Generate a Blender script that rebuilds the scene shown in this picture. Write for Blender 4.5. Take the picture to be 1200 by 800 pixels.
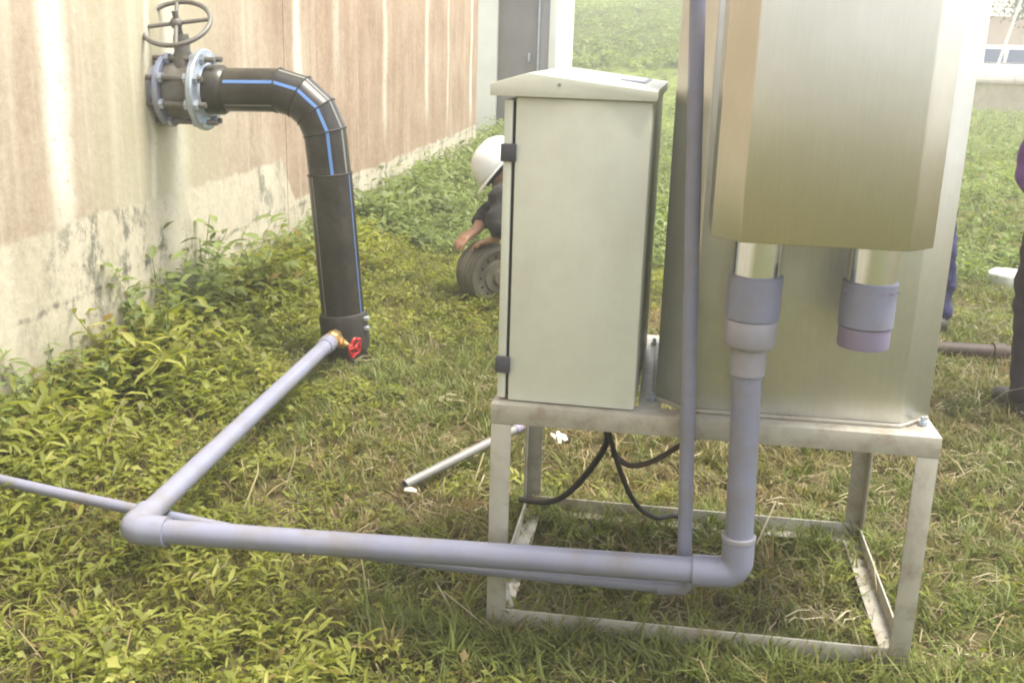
import bpy, bmesh, math, random
import numpy as np
from mathutils import Vector, Matrix

rng = np.random.default_rng(7)
random.seed(7)
for o in list(bpy.data.objects):
    bpy.data.objects.remove(o)
scene = bpy.context.scene
COL = scene.collection
R_ = math.radians

# ------------------------------------------------------------------ camera
FPX, PITCH, YAW, ROLL, CAMZ = 1253.2, R_(15.845), R_(8.033), R_(1.731), 1.3
FW = np.array([-math.sin(YAW) * math.cos(PITCH), math.cos(YAW) * math.cos(PITCH), -math.sin(PITCH)])
_r = np.array([math.cos(YAW), math.sin(YAW), 0.0])
_u = np.cross(_r, FW)
RT = math.cos(ROLL) * _r + math.sin(ROLL) * _u
UP = -math.sin(ROLL) * _r + math.cos(ROLL) * _u
CAM = np.array([0, 0, CAMZ])
cd = bpy.data.cameras.new('camera')
cd.sensor_width = 36
cd.lens = 36 * FPX / 1200
cd.clip_end = 2000
cam = bpy.data.objects.new('camera', cd)
COL.objects.link(cam)
m = Matrix.Identity(4)
for i in range(3):
    m[i][0], m[i][1], m[i][2], m[i][3] = RT[i], UP[i], -FW[i], CAM[i]
cam.matrix_world = m
scene.camera = cam

# ------------------------------------------------------------------ world, sun, exposure
SUN_EL, SUN_AZ = R_(69), R_(82)          # azimuth from +y towards +x
w = bpy.data.worlds.new('World')
scene.world = w
w.use_nodes = True
nt = w.node_tree
nt.nodes.clear()
sky = nt.nodes.new('ShaderNodeTexSky')
sky.sky_type = 'NISHITA'
sky.sun_disc = False
sky.sun_elevation = SUN_EL
sky.sun_rotation = SUN_AZ
sky.dust_density = 2.5
sky.air_density = 1.2
hs = nt.nodes.new('ShaderNodeHueSaturation')
hs.inputs['Saturation'].default_value = 0.2
bg = nt.nodes.new('ShaderNodeBackground')
bg.inputs['Strength'].default_value = 0.15
wo = nt.nodes.new('ShaderNodeOutputWorld')
nt.links.new(sky.outputs[0], hs.inputs['Color'])
nt.links.new(hs.outputs[0], bg.inputs[0])
nt.links.new(bg.outputs[0], wo.inputs[0])
sd = bpy.data.lights.new('sun', 'SUN')
sd.energy = 2.4
sd.angle = R_(22)
sd.color = (1.0, 0.92, 0.76)
sun = bpy.data.objects.new('sun', sd)
COL.objects.link(sun)
sdir = Vector((math.sin(SUN_AZ) * math.cos(SUN_EL), math.cos(SUN_AZ) * math.cos(SUN_EL), math.sin(SUN_EL)))
sun.rotation_euler = sdir.to_track_quat('Z', 'Y').to_euler()
scene.view_settings.view_transform = 'Standard'
scene.view_settings.look = 'None'
scene.view_settings.gamma = 1
scene.view_settings.use_curve_mapping = False
scene.view_settings.exposure = 1.5
scene.render.engine = 'CYCLES'
scene.cycles.filter_width = 2.0


# ------------------------------------------------------------------ pixel -> place (1200 x 800 photograph)
def ray(x, y):
    return FW * FPX + RT * (x - 600) - UP * (y - 400)


def onz(x, y, z=0.0):
    d = ray(x, y)
    return CAM + d * (z - CAMZ) / d[2]


def ony(x, y, Y):
    d = ray(x, y)
    return CAM + d * Y / d[1]


# ------------------------------------------------------------------ materials
def new_mat(name):
    mt = bpy.data.materials.new(name)
    mt.use_nodes = True
    n = mt.node_tree
    n.nodes.clear()
    out = n.nodes.new('ShaderNodeOutputMaterial')
    return mt, n, out


def N(n, kind, **kw):
    nd = n.nodes.new('ShaderNode' + kind)
    for k, v in kw.items():
        if k in nd.inputs:
            nd.inputs[k].default_value = v
        else:
            setattr(nd, k, v)
    return nd


def ramp(n, stops, interp='LINEAR'):
    r = n.nodes.new('ShaderNodeValToRGB')
    r.color_ramp.interpolation = interp
    els = r.color_ramp.elements
    while len(els) < len(stops):
        els.new(0.5)
    for e, (p, c) in zip(els, stops):
        e.position = p
        e.color = (*c, 1) if len(c) == 3 else c
    return r


def mat_basic(name, c1, c2=None, rough=0.5, metal=0.0, scale=6.0, detail=6, bump=0.1, bscale=60, rvar=0.12,
              stretch=(1, 1, 1), spec=0.5, aniso=0.0, dirt=None, dirt_amt=0.5, dirt_scale=9):
    mt, n, out = new_mat(name)
    L = n.links.new
    b = N(n, 'BsdfPrincipled', Metallic=metal)
    b.inputs['Specular IOR Level'].default_value = spec
    b.inputs['Anisotropic'].default_value = aniso
    tc = N(n, 'TexCoord')
    mp = N(n, 'Mapping')
    mp.inputs['Scale'].default_value = stretch
    L(tc.outputs['Object'], mp.inputs['Vector'])
    nz = N(n, 'TexNoise', Scale=scale, Detail=detail, Roughness=0.6)
    L(mp.outputs[0], nz.inputs['Vector'])
    c2 = c2 or tuple(x * 0.8 for x in c1)
    rp = ramp(n, [(0.32, c1), (0.68, c2)])
    L(nz.outputs['Fac'], rp.inputs[0])
    col = rp.outputs[0]
    if dirt:
        n2 = N(n, 'TexNoise', Scale=dirt_scale, Detail=9, Roughness=0.7)
        L(tc.outputs['Object'], n2.inputs['Vector'])
        r2 = ramp(n, [(0.47, (0, 0, 0)), (0.68, (dirt_amt,) * 3)])
        L(n2.outputs['Fac'], r2.inputs[0])
        mx = N(n, 'MixRGB')
        mx.inputs[2].default_value = (*dirt, 1)
        L(r2.outputs[0], mx.inputs[0])
        L(col, mx.inputs[1])
        col = mx.outputs[0]
    L(col, b.inputs['Base Color'])
    mr = N(n, 'MapRange')
    mr.inputs[3].default_value = max(0.02, rough - rvar)
    mr.inputs[4].default_value = min(1, rough + rvar)
    L(nz.outputs['Fac'], mr.inputs[0])
    L(mr.outputs[0], b.inputs['Roughness'])
    if bump:
        n3 = N(n, 'TexNoise', Scale=bscale, Detail=4)
        L(mp.outputs[0], n3.inputs['Vector'])
        bp = N(n, 'Bump', Strength=bump, Distance=0.004)
        L(n3.outputs['Fac'], bp.inputs['Height'])
        L(bp.outputs[0], b.inputs['Normal'])
    L(b.outputs[0], out.inputs[0])
    return mt


M = {}
M['pvc'] = mat_basic('pvc_grey_lilac', (0.25, 0.262, 0.355), (0.21, 0.218, 0.305), rough=0.34, bump=0.05, bscale=30,
                     dirt=(0.20, 0.17, 0.12), dirt_amt=0.55, dirt_scale=11)
M['pvc_pale'] = mat_basic('pvc_pale_grey', (0.31, 0.30, 0.34), (0.27, 0.26, 0.30), rough=0.4, bump=0.05)
M['pvc_dark'] = mat_basic('pvc_lilac', (0.27, 0.23, 0.34), (0.23, 0.20, 0.30), rough=0.45, bump=0.05)
M['hdpe'] = mat_basic('hdpe_black', (0.016, 0.014, 0.012), (0.026, 0.023, 0.019), rough=0.32, bump=0.08, bscale=40,
                      dirt=(0.13, 0.11, 0.08), dirt_amt=0.3, dirt_scale=9)
M['hdpe_wrap'] = mat_basic('black_wrap', (0.022, 0.021, 0.018), (0.035, 0.03, 0.025), rough=0.6, bump=0.4, bscale=50)
M['stripe'] = mat_basic('hdpe_blue_stripe', (0.09, 0.20, 0.50), (0.13, 0.26, 0.56), rough=0.4, bump=0)
M['stripe_pale'] = mat_basic('hdpe_pale_stripe', (0.24, 0.24, 0.22), (0.16, 0.16, 0.14), rough=0.5, bump=0)
M['galv'] = mat_basic('galvanised_steel', (0.52, 0.58, 0.66), (0.34, 0.40, 0.48), rough=0.42, metal=0.55, scale=22, bump=0.12,
                      dirt=(0.3, 0.27, 0.2), dirt_amt=0.5)
M['valve_iron'] = mat_basic('valve_iron', (0.10, 0.09, 0.07), (0.16, 0.15, 0.14), rough=0.5, scale=15, bump=0.2)
M['blue_iron'] = mat_basic('painted_blue_iron', (0.20, 0.23, 0.34), (0.27, 0.28, 0.36), rough=0.45, scale=12, bump=0.15,
                           dirt=(0.3, 0.27, 0.2), dirt_amt=0.6)
M['brass'] = mat_basic('brass', (0.62, 0.42, 0.18), (0.48, 0.32, 0.14), rough=0.34, metal=0.85, scale=30, bump=0.1)
M['red'] = mat_basic('red_paint', (0.55, 0.025, 0.03), (0.40, 0.02, 0.02), rough=0.35, bump=0.05)
M['stand'] = mat_basic('zinc_painted_steel', (0.48, 0.46, 0.40), (0.39, 0.375, 0.325), rough=0.48, metal=0.25, scale=9, bump=0.12,
                       bscale=90, dirt=(0.20, 0.13, 0.08), dirt_amt=0.65, dirt_scale=12)
M['cab'] = mat_basic('cabinet_paint', (0.62, 0.64, 0.55), (0.59, 0.605, 0.52), rough=0.38, scale=14, stretch=(1, 1, 0.08), bump=0.06, bscale=220, rvar=0.05, dirt=(0.40, 0.38, 0.30), dirt_amt=0.25, dirt_scale=7)
M['hinge_grey'] = mat_basic('hinge_grey', (0.075, 0.072, 0.09), (0.06, 0.058, 0.07), rough=0.5, bump=0.05)
M['gasket'] = mat_basic('rubber', (0.02, 0.02, 0.02), rough=0.7, bump=0)
M['plate'] = mat_basic('plate_print', (0.22, 0.25, 0.36), (0.2, 0.23, 0.32), rough=0.4, bump=0)
M['chrome'] = mat_basic('polished_steel', (0.72, 0.74, 0.78), (0.66, 0.68, 0.72), rough=0.2, metal=1.0, rvar=0.04, bump=0.03)
M['steel_tube'] = mat_basic('grey_tube', (0.27, 0.265, 0.26), (0.21, 0.20, 0.195), rough=0.5, metal=0.3, bump=0.1)
M['cable'] = mat_basic('black_cable', (0.025, 0.022, 0.02), rough=0.5, bump=0.1)
M['cable_brown'] = mat_basic('brown_cable', (0.07, 0.04, 0.03), rough=0.5, bump=0.1)
M['skin'] = mat_basic('skin', (0.42, 0.24, 0.16), (0.36, 0.19, 0.12), rough=0.5, bump=0.1, bscale=150)
M['black_cloth'] = mat_basic('black_cloth', (0.020, 0.019, 0.019), (0.03, 0.028, 0.028), rough=0.9, scale=14, bump=0.5, bscale=25)
M['blue_cloth'] = mat_basic('blue_cloth', (0.03, 0.033, 0.11), (0.025, 0.026, 0.08), rough=0.9, scale=14, bump=0.5, bscale=25)
M['navy_cloth'] = mat_basic('navy_cloth', (0.03, 0.026, 0.05), (0.045, 0.035, 0.06), rough=0.9, scale=14, bump=0.5, bscale=25)
M['purple_cloth'] = mat_basic('purple_cloth', (0.16, 0.07, 0.24), (0.12, 0.05, 0.18), rough=0.9, scale=14, bump=0.5, bscale=25)
M['maroon_cloth'] = mat_basic('dark_maroon_cloth', (0.026, 0.018, 0.030), (0.036, 0.022, 0.036), rough=0.9, scale=14, bump=0.5, bscale=25)
M['helmet'] = mat_basic('white_shell', (0.80, 0.80, 0.80), (0.76, 0.76, 0.77), rough=0.25, bump=0, rvar=0.05)
M['hair'] = mat_basic('black_hair', (0.012, 0.01, 0.01), rough=0.5, bump=0.3)
M['shoe'] = mat_basic('shoe', (0.03, 0.025, 0.02), rough=0.6)
M['drum'] = mat_basic('drum_olive', (0.13, 0.12, 0.085), (0.19, 0.175, 0.12), rough=0.6, scale=14, bump=0.3, dirt=(0.12, 0.10, 0.06))
M['rust_dark'] = mat_basic('dark_rusty_steel', (0.035, 0.022, 0.018), (0.06, 0.04, 0.03), rough=0.65, scale=12, bump=0.3)
M['stone'] = mat_basic('pale_stone', (0.52, 0.53, 0.48), (0.45, 0.46, 0.40), rough=0.8, bump=0.4)
M['white_wall'] = mat_basic('white_plaster', (0.82, 0.81, 0.76), (0.74, 0.73, 0.68), rough=0.8, scale=3, bump=0.2)
M['grey_door'] = mat_basic('grey_door_paint', (0.20, 0.185, 0.18), (0.16, 0.15, 0.145), rough=0.55, scale=3, bump=0.1)
M['grey_trim'] = mat_basic('grey_trim', (0.30, 0.28, 0.30), (0.25, 0.24, 0.26), rough=0.5, bump=0.1)
M['tan_wall'] = mat_basic('tan_concrete', (0.52, 0.44, 0.34), (0.40, 0.34, 0.26), rough=0.85, scale=4, bump=0.3, dirt=(0.3, 0.28, 0.18))
M['coping'] = mat_basic('coping_concrete', (0.50, 0.45, 0.38), (0.4, 0.36, 0.3), rough=0.85, scale=6, bump=0.3)
M['pale_build'] = mat_basic('pale_building', (0.66, 0.55, 0.45), (0.58, 0.48, 0.40), rough=0.85, scale=1.5, bump=0.1)
M['pavement'] = mat_basic('pale_pavement', (0.62, 0.60, 0.54), (0.54, 0.52, 0.47), rough=0.9, scale=1.5, bump=0.2)
M['car_white'] = mat_basic('car_white', (0.80, 0.80, 0.80), rough=0.25, bump=0)
M['car_blue'] = mat_basic('car_blue', (0.10, 0.14, 0.33), rough=0.25, bump=0)
M['glass_dark'] = mat_basic('car_glass', (0.10, 0.14, 0.24), (0.12, 0.16, 0.26), rough=0.08, bump=0)
M['tyre'] = mat_basic('tyre', (0.02, 0.02, 0.02), rough=0.8)
M['white_paint'] = mat_basic('white_paint', (0.8, 0.8, 0.77), rough=0.5)
M['bark'] = mat_basic('bark', (0.12, 0.09, 0.06), (0.08, 0.06, 0.04), rough=0.9, bump=0.6)
M['petal'] = mat_basic('petal', (0.75, 0.70, 0.62), (0.66, 0.60, 0.5), rough=0.7, bump=0.1)


def mat_steel(name='brushed_stainless', c1=(0.68, 0.685, 0.65), c2=(0.54, 0.545, 0.515), r0=0.30, r1=0.58):
    """brushed stainless sheet, grain running vertically with faint blotches"""
    mt, n, out = new_mat(name)
    L = n.links.new
    b = N(n, 'BsdfPrincipled', Metallic=1.0)
    b.inputs['Anisotropic'].default_value = 0.0
    tc = N(n, 'TexCoord')
    mp = N(n, 'Mapping')
    mp.inputs['Scale'].default_value = (1, 1, 0.03)
    L(tc.outputs['Object'], mp.inputs[0])
    gr = N(n, 'TexNoise', Scale=420.0, Detail=3)
    L(mp.outputs[0], gr.inputs['Vector'])
    bl = N(n, 'TexNoise', Scale=5.0, Detail=8, Roughness=0.6)
    L(tc.outputs['Object'], bl.inputs['Vector'])
    rp = ramp(n, [(0.3, c1), (0.7, c2)])
    L(bl.outputs['Fac'], rp.inputs[0])
    mx = N(n, 'MixRGB', blend_type='MULTIPLY')
    mx.inputs[0].default_value = 0.2
    L(rp.outputs[0], mx.inputs[1])
    gg = ramp(n, [(0.3, (0.75,) * 3), (0.7, (1.05,) * 3)])
    L(gr.outputs['Fac'], gg.inputs[0])
    L(gg.outputs[0], mx.inputs[2])
    L(mx.outputs[0], b.inputs['Base Color'])
    mr = N(n, 'MapRange')
    mr.inputs[3].default_value = r0
    mr.inputs[4].default_value = r1
    L(bl.outputs['Fac'], mr.inputs[0])
    L(mr.outputs[0], b.inputs['Roughness'])
    bp = N(n, 'Bump', Strength=0.08, Distance=0.001)
    L(gr.outputs['Fac'], bp.inputs['Height'])
    b2 = N(n, 'Bump', Strength=0.25, Distance=0.01)
    lo = N(n, 'TexNoise', Scale=3.0, Detail=1)
    L(tc.outputs['Object'], lo.inputs['Vector'])
    L(lo.outputs['Fac'], b2.inputs['Height'])
    L(bp.outputs[0], b2.inputs['Normal'])
    L(b2.outputs[0], b.inputs['Normal'])
    L(b.outputs[0], out.inputs[0])
    return mt


M['steel'] = mat_steel()
M['steel_box'] = mat_steel('satin_stainless', (0.64, 0.62, 0.545), (0.55, 0.535, 0.465), 0.27, 0.44)


def mat_leaf(name, stops, transl=0.4, rough=0.5, spec=0.35):
    """tint attribute (per plant, with a little per leaf) picks the colour"""
    mt, n, out = new_mat(name)
    L = n.links.new
    at = N(n, 'Attribute', attribute_name='tint')
    rp = ramp(n, stops)
    L(at.outputs['Fac'], rp.inputs[0])
    b = N(n, 'BsdfPrincipled', Roughness=rough)
    b.inputs['Specular IOR Level'].default_value = spec
    L(rp.outputs[0], b.inputs['Base Color'])
    tr = N(n, 'BsdfTranslucent')
    hv = N(n, 'HueSaturation', Saturation=1.15, Value=1.25)
    L(rp.outputs[0], hv.inputs['Color'])
    L(hv.outputs[0], tr.inputs[0])
    mx = N(n, 'MixShader')
    mx.inputs[0].default_value = transl
    L(b.outputs[0], mx.inputs[1])
    L(tr.outputs[0], mx.inputs[2])
    L(mx.outputs[0], out.inputs[0])
    return mt


M['weed'] = mat_leaf('weed_leaf', [(0.0, (0.25, 0.19, 0.07)), (0.1, (0.19, 0.17, 0.035)), (0.28, (0.16, 0.18, 0.032)), (0.55, (0.24, 0.265, 0.045)),
                                   (0.85, (0.33, 0.345, 0.07)), (1.0, (0.44, 0.44, 0.13))], transl=0.5)
M['weed_cool'] = mat_leaf('cool_leaf', [(0.0, (0.11, 0.14, 0.04)), (0.5, (0.19, 0.24, 0.075)), (1.0, (0.28, 0.34, 0.12))])
M['grass'] = mat_leaf('grass_blade', [(0.0, (0.42, 0.33, 0.17)), (0.22, (0.30, 0.24, 0.10)), (0.4, (0.15, 0.15, 0.04)),
                                      (0.7, (0.15, 0.19, 0.04)), (1.0, (0.24, 0.27, 0.07))], transl=0.3)
M['straw'] = mat_leaf('straw', [(0.0, (0.11, 0.075, 0.04)), (0.35, (0.20, 0.155, 0.075)), (0.8, (0.32, 0.27, 0.14)), (1.0, (0.52, 0.47, 0.32))], transl=0.15)
M['far_grass'] = mat_leaf('far_grass', [(0.0, (0.26, 0.25, 0.09)), (0.3, (0.13, 0.17, 0.04)), (0.65, (0.20, 0.27, 0.06)),
                                        (1.0, (0.29, 0.35, 0.10))], transl=0.4)
M['tree_leaf'] = mat_leaf('tree_leaf', [(0.0, (0.04, 0.07, 0.02)), (1.0, (0.10, 0.15, 0.04))])


def mat_ground():
    mt, n, out = new_mat('soil')
    L = n.links.new
    b = N(n, 'BsdfPrincipled', Roughness=0.95)
    b.inputs['Specular IOR Level'].default_value = 0.1
    tc = N(n, 'TexCoord')
    a = N(n, 'TexNoise', Scale=1.6, Detail=10, Roughness=0.7)
    c = N(n, 'TexNoise', Scale=38.0, Detail=8, Roughness=0.75)
    L(tc.outputs['Object'], a.inputs['Vector'])
    L(tc.outputs['Object'], c.inputs['Vector'])
    ad = N(n, 'Math', operation='ADD')
    L(a.outputs['Fac'], ad.inputs[0])
    L(c.outputs['Fac'], ad.inputs[1])
    hf = N(n, 'Math', operation='MULTIPLY')
    hf.inputs[1].default_value = 0.5
    L(ad.outputs[0], hf.inputs[0])
    rp = ramp(n, [(0.36, (0.075, 0.055, 0.032)), (0.47, (0.15, 0.115, 0.06)), (0.54, (0.16, 0.15, 0.055)), (0.64, (0.15, 0.18, 0.05))])
    L(hf.outputs[0], rp.inputs[0])
    # farther out the single plants merge, so the sheet itself turns to grass colour
    sx = N(n, 'SeparateXYZ')
    L(tc.outputs['Object'], sx.inputs[0])
    mr = N(n, 'MapRange')
    mr.inputs[1].default_value = 6
    mr.inputs[2].default_value = 20
    L(sx.outputs[1], mr.inputs[0])
    far = ramp(n, [(0.35, (0.13, 0.16, 0.035)), (0.6, (0.20, 0.25, 0.06))])
    L(hf.outputs[0], far.inputs[0])
    mx = N(n, 'MixRGB')
    L(mr.outputs[0], mx.inputs[0])
    L(rp.outputs[0], mx.inputs[1])
    L(far.outputs[0], mx.inputs[2])
    L(mx.outputs[0], b.inputs['Base Color'])
    bp = N(n, 'Bump', Strength=0.9, Distance=0.03)
    L(c.outputs['Fac'], bp.inputs['Height'])
    L(bp.outputs[0], b.inputs['Normal'])
    L(b.outputs[0], out.inputs[0])
    return mt


M['soil'] = mat_ground()


def mat_wall():
    """rust-beige wash over a pale cement skirting, with drips, mould and scuffs; object coords: y along the wall, z up"""
    mt, n, out = new_mat('reservoir_wall')
    L = n.links.new

    def mth(op, a, b_=None, c=None):
        nd = N(n, 'Math', operation=op)
        for i, v in enumerate((a, b_, c)):
            if v is None:
                continue
            if isinstance(v, (int, float)):
                nd.inputs[i].default_value = v
            else:
                L(v, nd.inputs[i])
        return nd.outputs[0]

    def mix(fac, c1, c2, bt='MIX'):
        nd = N(n, 'MixRGB', blend_type=bt)
        for i, v in enumerate((fac, c1, c2)):
            if isinstance(v, (int, float)):
                nd.inputs[i].default_value = v
            elif isinstance(v, tuple):
                nd.inputs[i].default_value = (*v, 1)
            else:
                L(v, nd.inputs[i])
        return nd.outputs[0]

    def noise(scale, stretch, detail=8, rough=0.65, off=0.0):
        mp = N(n, 'Mapping')
        mp.inputs['Scale'].default_value = stretch
        mp.inputs['Location'].default_value = (off, off * 1.7, off * 0.6)
        L(tc.outputs['Object'], mp.inputs[0])
        nz = N(n, 'TexNoise', Scale=scale, Detail=detail, Roughness=rough)
        L(mp.outputs[0], nz.inputs['Vector'])
        return nz.outputs['Fac']

    def smooth(v, a, b_):
        nd = N(n, 'MapRange', interpolation_type='SMOOTHSTEP')
        L(v, nd.inputs[0])
        nd.inputs[1].default_value = a
        nd.inputs[2].default_value = b_
        return nd.outputs[0]

    tc = N(n, 'TexCoord')
    sx = N(n, 'SeparateXYZ')
    L(tc.outputs['Object'], sx.inputs[0])
    y, z = sx.outputs[1], sx.outputs[2]
    fine = noise(26, (1, 1, 1), 10, 0.7)
    mid = noise(3.2, (1, 1, 0.8), 8, 0.6, 3)
    drip = noise(7.0, (1, 1, 0.05), 6, 0.6, 1)
    drip2 = noise(2.2, (1, 1, 0.03), 3, 0.5, 8)
    # wash colour
    wash = ramp(n, [(0.38, (0.38, 0.29, 0.215)), (0.5, (0.47, 0.38, 0.285)), (0.64, (0.58, 0.50, 0.385))])
    wash2 = ramp(n, [(0.38, (0.33, 0.225, 0.16)), (0.5, (0.42, 0.305, 0.22)), (0.64, (0.53, 0.42, 0.315))])
    blot = mth('ADD', mth('ADD', mth('MULTIPLY', mid, 0.45), mth('MULTIPLY', drip, 0.2)), mth('MULTIPLY', fine, 0.35))
    L(blot, wash.inputs[0])
    L(blot, wash2.inputs[0])
    col = mix(smooth(y, 4.6, 6.0), wash.outputs[0], wash2.outputs[0])
    # greenish tint over the stretch by the valve
    g = mth('MULTIPLY', smooth(mth('ABSOLUTE', mth('SUBTRACT', y, 4.05)), 0.75, 0.2), 0.7)
    col = mix(g, col, (0.52, 0.49, 0.34))
    # pale drips running down
    dm = smooth(drip, 0.48, 0.78)
    dm = mth('MULTIPLY', dm, smooth(drip2, 0.35, 0.6))
    col = mix(mth('MULTIPLY', dm, 0.5), col, (0.74, 0.68, 0.55))
    wob = mth('MULTIPLY', mth('SUBTRACT', noise(3, (1, 1, 1), 3, 0.5, 5), 0.5), 0.12)
    for yc, wd, st, zlo in ((2.75, 0.06, 0.4, 0.7), (6.35, 0.09, 0.4, 0.9), (3.33, 0.085, 1.0, 0.50), (3.98, 0.03, 0.55, 0.1), (4.18, 0.09, 0.55, 0.15), (5.66, 0.07, 0.85, 0.75), (7.45, 0.07, 0.5, 0.45),
                            (8.75, 0.08, 0.55, 0.5), (9.6, 0.05, 0.5, 0.4), (10.7, 0.06, 0.75, 0.35)):
        dd = mth('ABSOLUTE', mth('SUBTRACT', mth('ADD', y, wob), yc))
        mk = smooth(mth('ADD', dd, mth('MULTIPLY', mth('SUBTRACT', fine, 0.5), wd * 0.9)), wd * 1.35, wd * 0.1)
        mk = mth('MULTIPLY', mk, smooth(z, zlo, zlo + 0.35))
        mk = mth('MULTIPLY', mk, mth('MULTIPLY', smooth(fine, 0.25, 0.5), st))
        col = mix(mk, col, (0.86, 0.83, 0.70))
    # pale specks
    sp = smooth(noise(60, (1, 1, 0.6), 4, 0.6, 2), 0.64, 0.72)
    col = mix(mth('MULTIPLY', sp, 0.45), col, (0.74, 0.68, 0.54))
    # skirting band, edge stepping at the panel seam
    step = smooth(y, 5.35, 5.6)
    edge = mth('SUBTRACT', 0.645, mth('MULTIPLY', step, 0.225))
    edge = mth('ADD', edge, mth('MULTIPLY', mth('SUBTRACT', noise(5, (1, 1, 1), 6, 0.6, 4), 0.5), 0.09))
    band = smooth(mth('SUBTRACT', z, edge), 0.012, -0.012)
    cem = ramp(n, [(0.3, (0.48, 0.43, 0.32)), (0.5, (0.66, 0.60, 0.47)), (0.7, (0.76, 0.71, 0.58))])
    L(mth('ADD', mth('MULTIPLY', fine, 0.4), mth('MULTIPLY', noise(4, (1, 1, 0.35), 8, 0.65, 6), 0.6)), cem.inputs[0])
    col = mix(mth('MULTIPLY', band, 0.93), col, cem.outputs[0])
    # black mould in blots on the skirting
    mo = noise(8, (1, 1, 0.7), 10, 0.78, 11)
    mo2 = noise(1.3, (1, 1, 1), 2, 0.5, 12)
    mm = mth('MULTIPLY', smooth(mo, 0.49, 0.62), smooth(mo2, 0.40, 0.56))
    mm = mth('MULTIPLY', mm, band)
    col = mix(mth('MULTIPLY', mm, 0.8), col, (0.15, 0.15, 0.12))
    # pour joint line in the skirting
    jz = mth('ABSOLUTE', mth('SUBTRACT', z, mth('ADD', 0.395, wob)))
    jl = mth('MULTIPLY', smooth(jz, 0.016, 0.004), smooth(mo, 0.44, 0.6))
    col = mix(mth('MULTIPLY', jl, 0.75), col, (0.16, 0.15, 0.12))
    # damp green foot
    ft = mth('MULTIPLY', smooth(mth('ADD', z, wob), 0.36, 0.12), 0.5)
    col = mix(ft, col, (0.30, 0.29, 0.17))
    b = N(n, 'BsdfPrincipled', Roughness=0.85)
    b.inputs['Specular IOR Level'].default_value = 0.2
    L(col, b.inputs['Base Color'])
    bp = N(n, 'Bump', Strength=0.5, Distance=0.006)
    L(mth('ADD', fine, mth('MULTIPLY', mm, -0.3)), bp.inputs['Height'])
    L(bp.outputs[0], b.inputs['Normal'])
    L(b.outputs[0], out.inputs[0])
    return mt


M['wall'] = mat_wall()


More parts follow.
